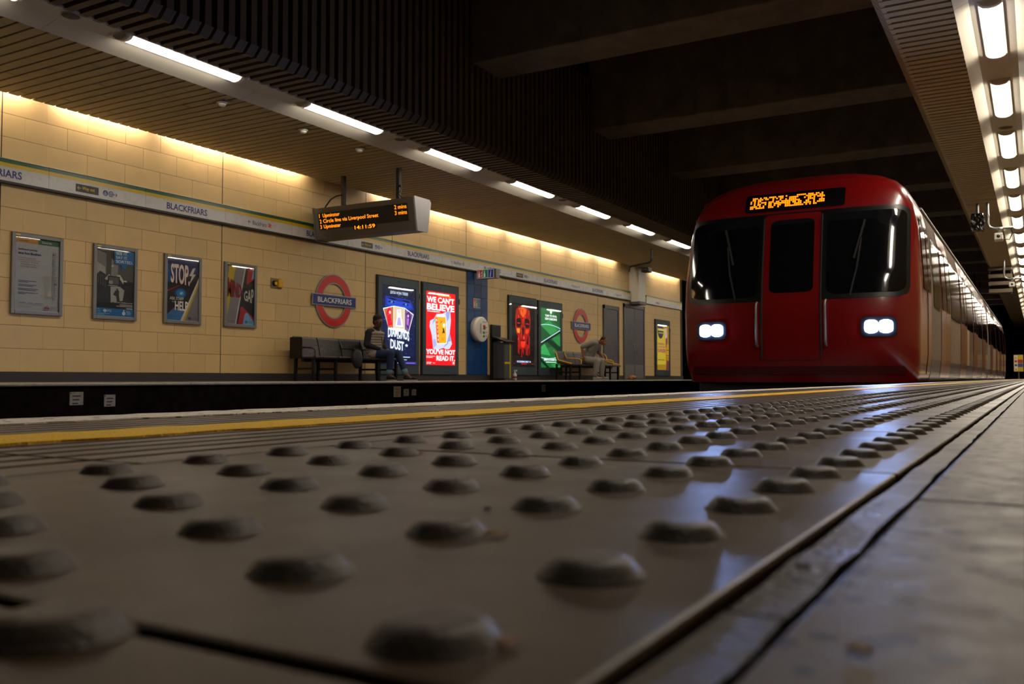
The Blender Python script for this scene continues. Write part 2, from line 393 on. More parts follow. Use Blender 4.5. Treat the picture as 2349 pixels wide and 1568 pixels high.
# white plates on that face
for i, (y, z, wd, hh, lab) in enumerate(((6.04, -.165, .16, .14, 'square track plate farthest along toward the left picture edge'), (6.44, -.195, .14, .13, 'small square track plate beside the larger left-edge plate'),
        (11.63, -.165, .18, .17, 'larger track plate with four text lines under the first bench'), (11.87, -.18, .13, .11, 'middle small track plate under the seated person'), (12.08, -.18, .11, .10, 'smallest track plate right of the four-line plate'), (16.6, -.155, .15, .15, 'track plate below the black bin post'))):
    t = thing('track_plate', lab, 'sign', (PXE-.06, y, z))
    part('plate', MB().box((0, -wd/2, -hh/2), (.012, wd/2, hh/2), mat('plate_cream', 'b0a58e', .6, var=.25, scale=30), .002), t)
    m = MB()
    rows = ('TRACK', 'CIRCUIT', 'ED') if i == 2 else ('', '', '')
    for r_, s_ in enumerate(rows):
        hz = hh*.7/len(rows); zz = hh*.42 - (r_+1)*hh*.84/len(rows)
        if not s_: m.add([wallp(*q, .0135) for q in rect(-wd*.3, zz, wd*(.3-.1*r_), zz+hz*.4)], [(0, 1, 2, 3)], M['dark']); continue
        put_text(m, s_, (-wd*.3 if len(s_) > 2 else -wd*.15, zz, wd*.3 if len(s_) > 2 else wd*.15, zz+hz*.75), M['dark'], wallp, .0135)
    part('lettering', m, t)
    part('bolt', MB().lathe([(.006, .012), (.006, .016), (.001, .018)], M['rail'], 8, 'x', (0, -wd*.42, hh*.4)), t)
# ------------------------------------------------------------------ opposite tiled wall
wall = tag(link('wall_left', MB().box((WX-.3, 2.0, -.1), (WX-.006, 33.2, 6.3), M['grout']).mesh('wall_left')), 'cream tiled platform wall across the tracks', kind='structure')
TH, Z0 = .3096, .135; TW = 3.73/6; PN0 = 6.84 - 3.73
full = MB().box((-.02, .0022, .0022), (0, TW-.0022, TH-.0022), M['tile'], .0015).mesh('tile')
half = MB().box((-.02, .0022, .0022), (0, TW/2-.0022, TH-.0022), M['tile'], .0015).mesh('tile')
fart = MB(); ntile = 0
for p in range(1, 8):
    y0 = PN0 + 3.73*p
    for r in range(13):
        z = Z0 + r*TH
        xs = [(TW*i, full, TW) for i in range(6)] if r % 2 else [(0, half, TW/2)] + [(TW/2 + TW*i, full, TW) for i in range(5)] + [(TW*5.5, half, TW/2)]
        for a, me, wd in xs:
            ya = y0 + a + (.004 if a == 0 else 0)
            if ya > 33: continue
            if ntile < 300 and p < 5 and r < 12:
                part('tile', me, wall, (WX, ya, z)); ntile += 1
            else:
                fart.box((WX-.02, ya+.0022, z+.0022), (WX, ya+wd-.0022, z+TH-.0022), M['tile'])
for r in range(13):
    z = Z0 + r*TH
    for i in range(6): fart.box((WX-.02, PN0+TW*i+.002, z+.0022), (WX, PN0+TW*(i+1)-.002, z+TH-.0022), M['tile'])
part('tile', fart, wall, kind='stuff')
jm = MB()
for p in range(0, 8): jm.box((WX-.01, PN0+3.73*p-.007, Z0), (WX+.0015, PN0+3.73*p+.007, 4.1), mat('panel_joint', '2d2219', .8))
part('panel_joint', jm, wall)
tag(link('baseboard_left', MB().box((WX-.02, 2, 0), (WX+.018, 33.2, Z0-.003), M['skirt'], .004).mesh('baseboard_left')), 'dark skirting along the cream tiled wall', kind='structure')
# blue tile column
bc = tag(link('wall_blue_column', MB().box((WX, 18.05, Z0), (WX+.012, 18.97, 2.60), mat('blue_grout', '6f8fb0', .8)).mesh('wall_blue_column')), 'strip of glossy blue tiles behind the help point', kind='structure')
bt = MB().box((0, .003, .003), (.012, .92/3-.003, TH-.003), M['bluet'], .0015).mesh('tile')
for r in range(8):
    for c in range(3): part('tile', bt, bc, (WX+.012, 18.05+c*.92/3, Z0+r*TH))
# end duct, doors
tag(link('column_duct', MB().box((WX-.1, 28.0, 2.58), (WX+.34, 28.6, 4.0), M['trough'], .01).box((WX-.1, 28.0, 2.50), (WX+.36, 28.62, 2.60), M['door'], .01).mesh('column_duct')), 'boxed metal duct projecting above the grey doors', kind='structure')
def door(name, y0, y1, zt, lab):
    d = tag(link(name, MB().box((WX-.02, y0, 0), (WX+.05, y0+.08, zt), M['door'], .005).box((WX-.02, y1-.08, 0), (WX+.05, y1, zt), M['door'], .005).box((WX-.02, y0, zt-.12), (WX+.05, y1, zt), M['door'], .005).mesh(name)), lab, kind='structure')
    n = 2 if y1-y0 > 1.2 else 1; wd = (y1-y0-.16)/n
    for i in range(n):
        l = part('leaf', MB().box((WX+.0, y0+.08+wd*i+.004, .01), (WX+.03, y0+.08+wd*(i+1)-.004, zt-.12), M['door'], .004), d)
        part('kick_plate', MB().box((WX+.03, y0+.08+wd*i+.03, .04), (WX+.034, y0+.08+wd*(i+1)-.03, .5), M['alu'], .001), l)
        yh = y0+.08+wd*(i+(.85 if i == 0 else .15))
        part('handle', MB().tube([(WX+.03, yh, 1.2), (WX+.08, yh, 1.2), (WX+.08, yh, .85), (WX+.03, yh, .85)], .012, M['alu']), l)
    return d
door('door_1', 25.85, 27.05, 2.35, 'single grey metal door beside the second bench')
door('door_2', 27.45, 29.25, 2.5, 'double grey metal door under the boxed duct')
# ------------------------------------------------------------------ ceiling over the far platform
CZ = 3.751
SP = .165
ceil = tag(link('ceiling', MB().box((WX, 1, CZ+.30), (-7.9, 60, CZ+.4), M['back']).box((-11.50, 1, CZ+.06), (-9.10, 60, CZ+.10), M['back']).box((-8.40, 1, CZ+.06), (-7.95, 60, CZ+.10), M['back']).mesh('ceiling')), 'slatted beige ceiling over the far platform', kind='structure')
def slat_mesh(cut):
    m = MB(); a, b = -11.52, -9.08
    segs = [(a, b)] if cut is None else [(a, cut-.004), (cut+.004, b)]
    for s0, s1 in segs: m.box((s0, -.068, 0), (s1, .068, .085), M['slat'], .005)
    return m.mesh('slat')
cuts = [slat_mesh(None)] + [slat_mesh(-11.3+.19*i) for i in range(11)]
def fin_mesh(sgn, x0, xb, top, fm=None, b=.030):
    fm = fm or M['fin']
    # hooked slat: runs out flat and turns up into an upright fin with a thin folded tip
    m = MB(); x1 = xb
    P = [(x0, 0), (x1-sgn*.09, 0), (x1, .10), (x1, top), (x1-sgn*.09, top), (x1-sgn*.09, .17), (x1-sgn*.15, .085), (x0, .085)]
    if sgn < 0: P = P[::-1]
    m.prism(P, 'y', -.058, b, fm)
    m.prism([(x1-sgn*.13, .0), (x1-sgn*.09, -.002), (x1+sgn*.004, .10), (x1-sgn*.05, .12)] if sgn > 0 else [(x1-sgn*.05, .12), (x1+sgn*.004, .10), (x1-sgn*.09, -.002), (x1-sgn*.13, 0)], 'y', b, b+.032, fm)
    return m.mesh('fin')
FB = -7.66
fin_me = fin_mesh(1, -8.39, FB, 2.3)
Y = 4.4; k = 0; lot = MB()
while Y < 58:
    if Y < 29.5:
        part('slat', cuts[(k*3 + (k//9)*4) % 12], ceil, (0, Y, CZ)); part('fin', fin_me, ceil, (0, Y, CZ))
    else:
        lot.box((-11.52, Y-.058, CZ), (-9.08, Y+.058, CZ+.085), M['slat']); lot.box((-8.39, Y-.058, CZ), (FB, Y+.058, CZ+.085), M['fin']); lot.box((FB-.09, Y-.058, CZ+.085), (FB, Y+.058, CZ+2.3), M['fin'])
    Y += SP; k += 1
part('slat', lot, ceil, kind='stuff')
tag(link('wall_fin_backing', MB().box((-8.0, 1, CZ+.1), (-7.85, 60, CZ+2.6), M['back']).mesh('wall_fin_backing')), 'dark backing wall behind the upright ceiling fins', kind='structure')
# beams and slab over the tracks
tag(link('ceiling_void', MB().box((-12.2, -2, 6.6), (3.0, 90, 6.8), M['black']).mesh('ceiling_void')), 'black void above the concrete beams', kind='structure')
for k in range(12):
    yb = 12.0 + 4.48*(k-1)
    tag(link('beam', MB().box((-7.75, yb, 5.05), (-1.2, yb+.88, 6.6), M['concrete'], .02).mesh('beam')), '%s stained concrete beam crossing over the tracks' % ORD[k], kind='structure')
def trough_obj(xc, lo, hi, y0, y1, lab):
    # recessed lamp panel with two splayed wings
    z = CZ
    P = [(lo, z-.005), (xc-.20, z+.055), (xc+.20, z+.055), (hi, z-.005), (hi, z+.02), (xc+.21, z+.09), (xc-.21, z+.09), (lo, z+.02)]
    t = tag(link('ceiling_trough', None), lab, kind='structure')
    y = y0
    while y < y1:
        part('panel', MB().prism(P, 'y', y+.002, y+2.798, M['trough']), t); y += 2.8
    return t
tf = trough_obj(-8.60, -9.09, -8.36, 2.9, 58, 'white metal lamp trough in the far ceiling')
tn = trough_obj(-.322, -.655, .012, -1.2, 76, 'white metal lamp trough over the near platform')
lampm = mat('lamp_white_far', 'fff3df', .5, emit=LAMP_FAR); lampn = mat('lamp_white_near', 'fff1dc', .5, emit=LAMP_NEAR)
def lamp_proto(ln, m_, half):
    body = MB().box((-half-.02, -ln/2-.10, -.006), (half+.02, ln/2+.10, .03), M['trough'], .004)
    dif = MB(); n = 8; pr = [(half*math.cos(PI+PI*i/n), .042*math.sin(PI+PI*i/n)) for i in range(n+1)]
    dif.prism(pr, 'y', -ln/2, ln/2, m_, True)
    out = []
    for s_ in (-1, 1):
        cap = MB(); pc = [((half+.006)*math.cos(PI+PI*i/n), .047*math.sin(PI+PI*i/n)) for i in range(n+1)]
        cap.prism(pc, 'y', s_*ln/2 if s_ > 0 else -ln/2-.09, ln/2+.09 if s_ > 0 else -ln/2, M['trough'], True); out.append(cap.mesh('end_cap'))
    return [body.mesh('housing'), dif.mesh('diffuser')] + out
def lamp(protos, loc, lab, grp):
    t = thing('ceiling_light', lab, 'light', loc, grp)
    for nme, me in zip(('housing', 'diffuser', 'end_cap', 'end_cap'), protos): part(nme, me, t)
    return t
pf = lamp_proto(1.56, lampm, .095); pn = lamp_proto(1.62, lampn, .095)
for k in range(14):
    lamp(pf, (-8.60, 4.36 + 2.82*k, CZ+.048), '%s long lamp from the left in the far ceiling trough' % ORD[k], 'lamps in the far trough')
for k in range(24):
    y = -.1 + 2.765*(k+1)
    if k < 3: lab = '%s lamp past the upper picture edge in the near trough' % ('nearest', 'second nearest', 'third nearest')[k]
    elif k-3 < 20: lab = '%s bright lamp down the near trough from the top edge' % ORD[k-3]
    else: lab = 'tiny far lamp at the dark end of the near trough'
    lamp(pn, (-.335, y, CZ+.048), lab, 'lamps in the near trough')
# round loudspeaker grilles in the troughs
def grille(x, y, lab):
    t = thing('ceiling_speaker', lab, 'speaker', (x, y, CZ+.053), 'round speaker grilles in the troughs')
    part('rim', MB().lathe([(.10, .002), (.105, -.004), (.098, -.008), (.090, -.004), (.088, 0)], M['trough'], 28), t)
    part('mesh_disc', MB().lathe([(.089, 0), (.089, -.003), (.001, -.004)], mat('speaker_mesh', '6d675c', .7, bump=1, bscale=400), 28), t)
grille(-8.60, 5.72, 'round speaker grille ahead of the first far-trough lamp'); grille(-8.60, 11.36, 'round speaker grille between the second and third far-trough lamps'); grille(-8.6, 16.98, 'round speaker grille past the fourth far-trough lamp')
grille(-.335, 15.35, 'round speaker grille after the second near-trough lamp'); grille(-.335, 9.9, 'round speaker grille at the top edge above the near lamps'); grille(-.335, 31.9, 'round speaker grille far down the near trough')
# cove tubes behind the slat ends, washing the wall
cove = mat('cove_tube', 'ffeed8', .5, emit=COVE)
cv = [(4.7, 1), (6.5, 1), (8.3, 1), (10.1, 1), (11.7, 1), (15.3, .9), (17.1, 1), (18.9, 1), (20.7, 1), (22.5, 1), (24.3, 1), (26.1, 1), (30.6, 1), (32.0, 1)]
for k, (y, q) in enumerate(cv):
    t = thing('cove_light', '%s hidden tube above the slats washing the tiled wall' % ORD[k], 'light', (WX+.145, y, CZ+.15), 'wall wash tubes')
    part('tube', MB().tube([(0, -.72, 0), (0, .72, 0)], .013, cove, 10), t); part('batten', MB().box((-.03, -.75, .016), (.04, .75, .06), M['trough'], .004), t)
# ------------------------------------------------------------------ ceiling over the near platform
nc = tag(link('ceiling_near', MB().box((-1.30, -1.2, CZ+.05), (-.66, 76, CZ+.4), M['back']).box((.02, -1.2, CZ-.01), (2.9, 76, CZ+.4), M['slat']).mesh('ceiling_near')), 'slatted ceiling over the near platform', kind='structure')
nm = fin_mesh(-1, -.66, -1.375, .45, M['slat'], .052); Y = 9.0; lot = MB()
while Y < 75.5:
    if Y < 34: part('fin', nm, nc, (0, Y, CZ))
    else: lot.box((-1.375, Y-.058, CZ), (-.66, Y+.03, CZ+.1), M['fin'])
    Y += SP
part('fin', lot, nc, kind='stuff')
tag(link('wall_right', MB().box((2.88, -1.2, 0), (3.0, 76, CZ+.3), M['tile']).mesh('wall_right')), 'cream tiled wall behind the near platform', kind='structure')
tag(link('wall_end', MB().box((-12, 88, -1.2), (3, 88.2, 6.8), M['black']).mesh('wall_end')), 'black tunnel mouth at the end of the station', kind='structure')
# ------------------------------------------------------------------ station name frieze
FZ0, FZ1 = 2.606, 2.918; FP = 1.555; FY0 = 5.91
frz = thing('name_frieze', 'long white name band with green and yellow stripes along the tiled wall', 'sign', (WX, FY0, FZ0))
def arrow(mb, u, v, s, d, m, off):
    mb.add([wallp(*p, off) for p in line((u, v), (u+d*s, v), s*.16)], [(0, 1, 2, 3)], m)
    tip = (u+d*s*1.05, v)
    for sg in (-1, 1): mb.add([wallp(*p, off) for p in line((tip[0]-d*s*.42, v+sg*s*.42), tip, s*.16)], [(0, 1, 2, 3)], m)
FT = .07
for k in range(-1, 15):
    y0 = k*FP; y1 = y0 + FP - .004
    if k == 14: y1 = y0 + .25
    hh = FZ1-FZ0
    p = part('panel', MB().box((0, y0, .026), (FT, y1, hh-.10), M['frz'], .001), frz)
    part('green_stripe', MB().box((0, y0, hh-.048), (FT+.001, y1, hh), M['green']), p)
    part('yellow_stripe', MB().box((0, y0, hh-.10), (FT+.0005, y1, hh-.048), M['yel']), p)
    part('bottom_rail', MB().box((0, y0, -.004), (FT+.012, y1+.004, .026), M['dark']), p)
    part('top_rim', MB().tube([(FT+.004, y0, hh+.004), (FT+.004, y1, hh+.004)], .007, M['alu'], 6), p)
    yc = y0 + FP/2; L_ = MB(); off = FT+.002; vm = .062
    if k == 14: continue
    c = 'B' if k % 2 == 0 else ('W' if k % 4 == 1 else 'N')
    if k == 13: c = 'N'
    if c == 'B': put_text(L_, 'BLACKFRIARS', (yc-.395, vm+.010, yc+.395, vm+.112), M['navy'], wallp, off, .022)
    elif c == 'W':
        w0 = yc-.38; L_.add([wallp(*q, off-.001) for q in rect(w0, vm+.005, w0+.36, vm+.115)], [(0, 1, 2, 3)], ink('0c0c0c'))
        arrow(L_, w0+.085, vm+.06, .055, -1, ink('e0b010'), off)
        put_text(L_, 'Way out', (w0+.10, vm+.028, w0+.30, vm+.092), ink('e0b010'), wallp, off, .01)
        for j in range(2):
            cx = w0+.47+j*.09; L_.add([wallp(*q, off-.001) for q in disc(cx, vm+.06, .042, 20)], [tuple(range(20))], M['navy'])
            o_, q_ = ring(cx-.003, vm+.05, .013, .021, 16, PI*.7, PI*2.2); n_ = len(o_)
            if j == 0: L_.add([wallp(*q, off) for q in o_+q_], [(i, i+1, n_+i+1, n_+i) for i in range(n_-1)], M['frz'])
            else:
                o_, q_ = ring(cx, vm+.06, .022, .029, 20); n_ = len(o_); L_.add([wallp(*q, off) for q in o_+q_], [(i, i+1, n_+i+1, n_+i) for i in range(n_-1)], M['frz'])
            L_.add([wallp(*q, off) for q in rect(cx-.005, vm+.045, cx+.004, vm+.085)], [(0, 1, 2, 3)], M['frz'])
        arrow(L_, w0+.60, vm+.06, .06, 1, M['navy'], off)
    else:
        w0 = yc-.28; arrow(L_, w0+.07, vm+.06, .06, -1, M['navy'], off)
        put_text(L_, 'Blackfriars', (w0+.11, vm+.022, w0+.43, vm+.095), M['navy'], wallp, off, .006)
        for a, b in (((.46, .045), (.56, .045)), ((.46, .075), (.56, .075)), ((.485, .10), (.535, .075)), ((.535, .075), (.485, .045)), ((.485, .045), (.535, .02))):
            L_.add([wallp(*q, off) for q in line((w0+a[0], vm+a[1]), (w0+b[0], vm+b[1]), .011)], [(0, 1, 2, 3)], M['red'])
    part('lettering', L_, p)
f2 = thing('name_frieze', 'short name band piece past the boxed duct', 'sign', (WX+.004, 29.35, FZ0))
part('panel', MB().box((0, 0, .026), (FT, 3.6, .212), M['frz'], .001), f2); part('green_stripe', MB().box((0, 0, .264), (FT, 3.6, .312), M['green']), f2); part('yellow_stripe', MB().box((0, 0, .212), (FT, 3.6, .264), M['yel']), f2)
m = MB(); put_text(m, 'Blackfriars', (.9, .08, 1.25, .16), M['navy'], wallp, FT+.002, .006); part('lettering', m, f2)
# ------------------------------------------------------------------ framed posters
def poster(y0, y1, z0, z1, name, lab, draw, yellow_tab=True):
    wd, hh = y1-y0, z1-z0; t = thing(name, lab, 'poster', (WX, y0, z0), 'framed posters on the tiled wall')
    f = .052
    fr = MB()
    for a, b in (((0, 0, 0), (.045, f, hh)), ((0, wd-f, 0), (.045, wd, hh)), ((0, f, 0), (.045, wd-f, f)), ((0, f, hh-f), (.045, wd-f, hh))): fr.box(a, b, M['alu'], .006)
    part('frame', fr, t)
    pw, ph = wd-2*f, hh-2*f
    P = Print(pw, ph); draw(P); P.build(t, (.018, f, f))
    part('pane', MB().box((.030, f, f), (.032, wd-f, hh-f), M['pane']), t)
    if yellow_tab: part('frame_tab', MB().box((.045, f*.9, hh-f*.7), (.0465, f*.9+.06, hh-f*.35), M['yel']), t)
def d_times(P):
    P.poly('a9a8a6', rect(0, 0, 1, 1)).poly('c07f10', rect(0, .925, .51, 1)).poly('1a5a2a', rect(.51, .925, 1, 1))
    P.text('3a2a10', 'Circle line', (.09, .945, .28, .975), .0).text('dedede', 'District line', (.60, .945, .82, .975), .0)
    P.text('1d2a66', 'Eastbound journey', (.07, .815, .50, .85), .03).text('1d2a66', 'times from Blackfriars', (.07, .765, .58, .80), .03)
    y = .725
    for s, x1 in (('For real-time information,', .46), ('including first and last train times:', .57)): P.text('7a5560', s, (.07, y-.018, x1, y+.004), 0); y -= .028
    for s, x1 in (('Download the TfL Go app', .52), ('Visit tfl.gov.uk', .46), ('Scan the QR code below', .50)): P.text('6a5060', s, (.12, y-.018, x1, y+.004), 0); P.poly('445', rect(.07, y-.012, .085, y)) if 0 else None; y -= .03
    y = .40
    for x1 in (.48, .30, 0, .49, .41, 0, .53, .48, 0, .53, .24):
        if x1: P.poly('4d5270', rect(.08, y, x1, y+.009))
        y -= .018
    P.poly('4d5a52', rect(.848, .30, .853, .86))
    for i in range(30): P.poly('5c647c', rect(.862, .17+i*.0225, .90+.05*random.random(), .177+i*.0225))
    for i in range(12): P.poly('8a8c90', rect(.70, .19+i*.025, .74+.05*random.random(), .197+i*.025))
    for a, b in (((.85, .52), (.85, .20)), ((.85, .21), (.71, .21)), ((.71, .21), (.71, .31)), ((.68, .165), (.68, .48)), ((.68, .48), (.84, .52))): P.poly('b09245', line(a, b, .008))
    P.poly('20307c', rect(.86, .385, .93, .397)); P.poly('4d5a52', rect(.835, .14, .841, .24))
    for a, b in ((.09, .24), (.28, .40), (.44, .62)): P.poly('55607e', rect(a, .098, b, .107))
    P.text('1d2a55', 'MAYOR OF LONDON', (.08, .04, .35, .055), 0); P.logo((.71, .045), .03, 'b02020', '1d2a66')
    P.text('1d2a55', 'TRANSPORT', (.79, .055, .93, .069), 0).text('1d2a55', 'FOR LONDON', (.79, .035, .93, .049), 0)
def d_seeit(P):
    P.poly('2c2a28', rect(0, 0, 1, 1)).poly('7c7872', [(0, .62), (.26, .60), (.26, .93), (0, .97)]).poly('a8a296', [(0, .62), (.25, .58), (.24, .72), (0, .80)]).poly('474440', rect(.26, .55, .38, .95)).poly('8b857b', [(.38, .58), (.56, .56), (.58, .80), (.40, .86)])
    P.poly('55514c', [(.56, .56), (1, .53), (1, .80), (.58, .80)])
    P.poly('24221f', [(0, .60), (.10, .66), (.24, .62), (.30, .55), (.20, .40), (0, .28)])
    for i in range(5): P.poly('6f6b64', line((.02+.05*i, .64-.01*i), (.0+.06*i, .50-.02*i), .012))
    P.poly('b9b5ab', [(.22, .55), (.34, .63), (.37, .57), (.27, .53)]).poly('cfcac0', [(.53, .62), (.62, .63), (.74, .53), (.72, .49), (.64, .55)]).disc('d8d4ca', (.77, .52), .03).disc('c9c4b9', (.42, .75), .016)
    P.poly('191817', rect(.30, .46, .62, .60)).poly('5b5752', rect(.33, .48, .59, .585)).poly('a39e95', rect(.33, .48, .43, .53)).poly('9d988f', [(.31, .45), (.56, .45), (.56, .465), (.31, .465)])
    P.poly('151312', [(.72, .53), (1, .52), (1, .12), (.55, .12), (.70, .40)])
    P.poly('a8a39a', [(.37, .44), (.62, .45), (.74, .40), (.70, .24), (.38, .20)]).disc('2e2c2a', (.55, .405), .016).poly('26221f', [(.50, .39), (.60, .39), (.60, .31), (.64, .17), (.56, .18), (.52, .30), (.44, .32)])
    P.poly('100e0d', rect(0, .115, 1, .20)).poly('0f67a0', rect(0, 0, 1, .115))
    P.poly('0f67a0', [(.46, .99), (1, .99), (1, .79), (.80, .78), (.76, .73), (.66, .73), (.66, .78), (.46, .785)]).poly('0f67a0', rect(.64, .70, .70, .725))
    for i, (s, x1) in enumerate((('SEE IT.', .82), ('SAY IT.', .82), ('SORTED.', .96))): P.text('c9d4d8', s, (.50, .93-.062*i, x1, .975-.062*i), .02)
    P.text('c9c4bd', 'Are they checking security?', (.47, .195, .97, .220), .005).poly('a9a49d', rect(.62, .171, .97, .182)).poly('a9a49d', rect(.53, .150, .97, .160))
    P.poly('c9c4bd', rect(.80, .120, .97, .131))
    P.logo((.23, .075), .022, 'd5dde0', 'd5dde0').text('b9d0dc', 'TRANSPORT', (.28, .08, .40, .092), 0).text('b9d0dc', 'FOR LONDON', (.28, .062, .40, .074), 0)
    P.ring('d5dde0', (.73, .05), .014, .026).disc('d5dde0', (.73, .05), .009).poly('d5dde0', rect(.715, .085, .745, .10))
    for i, s in enumerate(('BRITISH', 'TRANSPORT', 'POLICE')): P.text('b9d0dc', s, (.80, .072-.02*i, .90+.03*(i == 1), .086-.02*i), 0)
    P.poly('6fa9c8', rect(.03, .03, .35, .036)).poly('6fa9c8', rect(.03, .012, .22, .018)).poly('6fa9c8', rect(.03, .09, .08, .098)).poly('6fa9c8', rect(.03, .06, .12, .066))
def d_stop(P):
    P.poly('14203e', rect(0, 0, 1, 1)).poly('141f5c', rect(0, .80, 1, 1)).poly('1c4f86', [(0, .60), (.30, .66), (.40, .85), (0, .90)]).poly('232d58', [(.40, .66), (1, .74), (1, .88), (.40, .84)])
    P.poly('100f12', [(0, .12), (0, .58), (.45, .66), (1, .74), (1, .62), (.50, .10)]).poly('2a2420', [(.60, .70), (.80, .76), (1, .78), (1, .66)])
    P.poly('b01a1c', [(0, .45), (.42, .565), (.42, .575), (0, .47)]).poly('b01a1c', [(0, .04), (.26, .20), (.26, .22), (0, .07)])
    P.disc('0e3c78', (.44, .44), .085, 1.35).disc('1270b4', (.44, .44), .065, 1.35).disc('58a6cc', (.46, .44), .032, 1.3).poly('e8e2d0', [(.42, .435), (.48, .46), (.50, .45), (.44, .42)])
    P.poly('2f6fa8', [(0, 0), (.46, 0), (.60, .16), (.26, .20), (0, .08)])
    P.poly('8b7f80', [(.56, 0), (1, 0), (1, .62)])
    for i in range(12): P.poly('74696b', [(.60+.034*i, .0), (.606+.034*i, 0), (.606+.034*i, .02+.052*i), (.60+.034*i, .02+.052*i)])
    P.poly('c9a413', [(.50, 0), (.57, 0), (1, .60), (1, .66)]).poly('cfcac2', [(.43, 0), (.50, 0), (1, .66), (1, .72)])
    up = lambda k: (lambda x, y: (x, y*(1) - k*x*(y < .5) - k*x*.2*(y >= .5)))
    P.text('b0483c', 'STOP.', (.125, .60, .715, .90), .03, warp=lambda x, y: (x, y - .10*x*(1-y))).text('d2ccc4', 'STOP.', (.11, .60, .70, .905), .025, warp=lambda x, y: (x, y - .10*x*(1-y)))
    P.poly('d2ccc4', [(.80, .86), (.885, .875), (.81, .765), (.90, .77), (.70, .60), (.775, .735), (.69, .735)])
    P.text('d2ccc4', 'ASK STAFF', (.09, .325, .52, .375), .012).text('b8b2aa', 'FOR', (.16, .28, .25, .31), .01).text('d2ccc4', 'HELP', (.25, .165, .66, .31), .03, warp=lambda x, y: (x, y - .08*x*(1-y)))
    P.text('0d1a30', 'MAYOR OF LONDON', (.05, .055, .32, .070), 0); P.logo((.72, .045), .026, '131a4a', '131a4a')
    for i, s in enumerate(('TRANSPORT', 'FOR LONDON')): P.text('3a3550', s, (.81, .055-.02*i, .96, .068-.02*i), 0)
def d_mind(P):
    P.poly('857c80', rect(0, 0, 1, 1)).poly('c9a90f', [(.10, 1), (.33, 1), (.18, .55), (.10, .30), (0, .05), (0, .60)])
    P.poly('100f13', [(.70, 1), (1, 1), (1, 0), (.38, 0)]).poly('c8c2c4', [(.66, 1), (.70, 1), (.36, 0), (.32, 0)])
    P.poly('201c1a', [(.70, 1), (.78, 1), (.50, .2), (.44, 0), (.36, 0)]).poly('b3221c', [(.78, 1), (1, 1), (1, .80), (.72, .70)]).poly('78a8d0', [(.98, 1), (1, 1), (1, .83), (.90, .79)])
    P.poly('a81419', [(.42, 0), (.62, 0), (.66, .14), (.80, .14), (1, .07), (1, .12), (.58, .31), (.52, .30)]).poly('6fa6d4', [(.60, 0), (1, 0), (1, .06), (.78, .20), (.70, .205), (.66, .17)])
    P.text('2a0c0c', 'MIND', (.03, .46, .54, .80), .02, shear=.1, warp=lambda x, y: (x, y*(1-.38*x))).text('9c1516', 'MIND', (.045, .465, .55, .795), .012, shear=.1, warp=lambda x, y: (x, y*(1-.38*x)))
    P.text('2a6aa8', 'THE', (.55, .52, .62, .56), .01).text('cfc9c0', 'GAP', (.63, .37, .98, .64), .02, warp=lambda x, y: (x, y*(1-.25*(1-x)) + .20*(1-x)*(1-y)))
    P.text('2a2433', 'MAYOR OF LONDON', (.04, .045, .30, .058), 0); P.logo((.72, .05), .026, '131a4a', '131a4a')
    for i, s in enumerate(('TRANSPORT', 'FOR LONDON')): P.text('23305a', s, (.81, .055-.02*i, .96, .068-.02*i), 0)
poster(6.99, 7.72, .905, 1.985, 'framed_poster', 'pale train times poster with orange and green header', d_times)
poster(8.19, 8.92, .905, 1.985, 'framed_poster', 'dark grey photo poster with blue speech bubble', d_seeit)
poster(9.41, 10.13, .907, 1.990, 'framed_poster', 'blue and black poster with tall white STOP lettering', d_stop)
poster(10.61, 11.33, .910, 1.995, 'framed_poster', 'grey poster with red MIND and white GAP lettering', d_mind)
# ------------------------------------------------------------------ lit advertising panels
def lightbox(y0, y1, z0, z1, lab, draw, e=BOX, f=.15, fb=.21, ft=.19):
    wd, hh = y1-y0, z1-z0; t = thing('light_box', lab, 'advert panel', (WX, y0, z0), 'lit advert panels')
    part('casing', MB().box((0, 0, 0), (.04, wd, hh), M['boxedge'], .006), t)
    fr = MB()
    for a, b in (((.04, .03, 0), (.055, f, hh-.03)), ((.04, wd-f, 0), (.055, wd-.03, hh-.03)), ((.04, f, 0), (.055, wd-f, fb)), ((.04, f, hh-ft), (.055, wd-f, hh-.03))): fr.box(a, b, M['boxframe'], .002)
    part('frame', fr, t)
    P = Print(wd-2*f, hh-fb-ft, e); draw(P); P.build(t, (.042, f, fb))
    part('pane', MB().box((.0575, .03, 0), (.059, wd-.03, hh-.03), M['pane']), t)
    part('maker_badge', MB().box((.059, wd/2-.05, hh-ft*.62), (.062, wd/2+.05, hh-ft*.35), mat('badge', '31506e', .4)), t)
    part('latch', MB().box((.02, wd, hh*.80), (.055, wd+.03, hh*.86), M['alu'], .003), t)
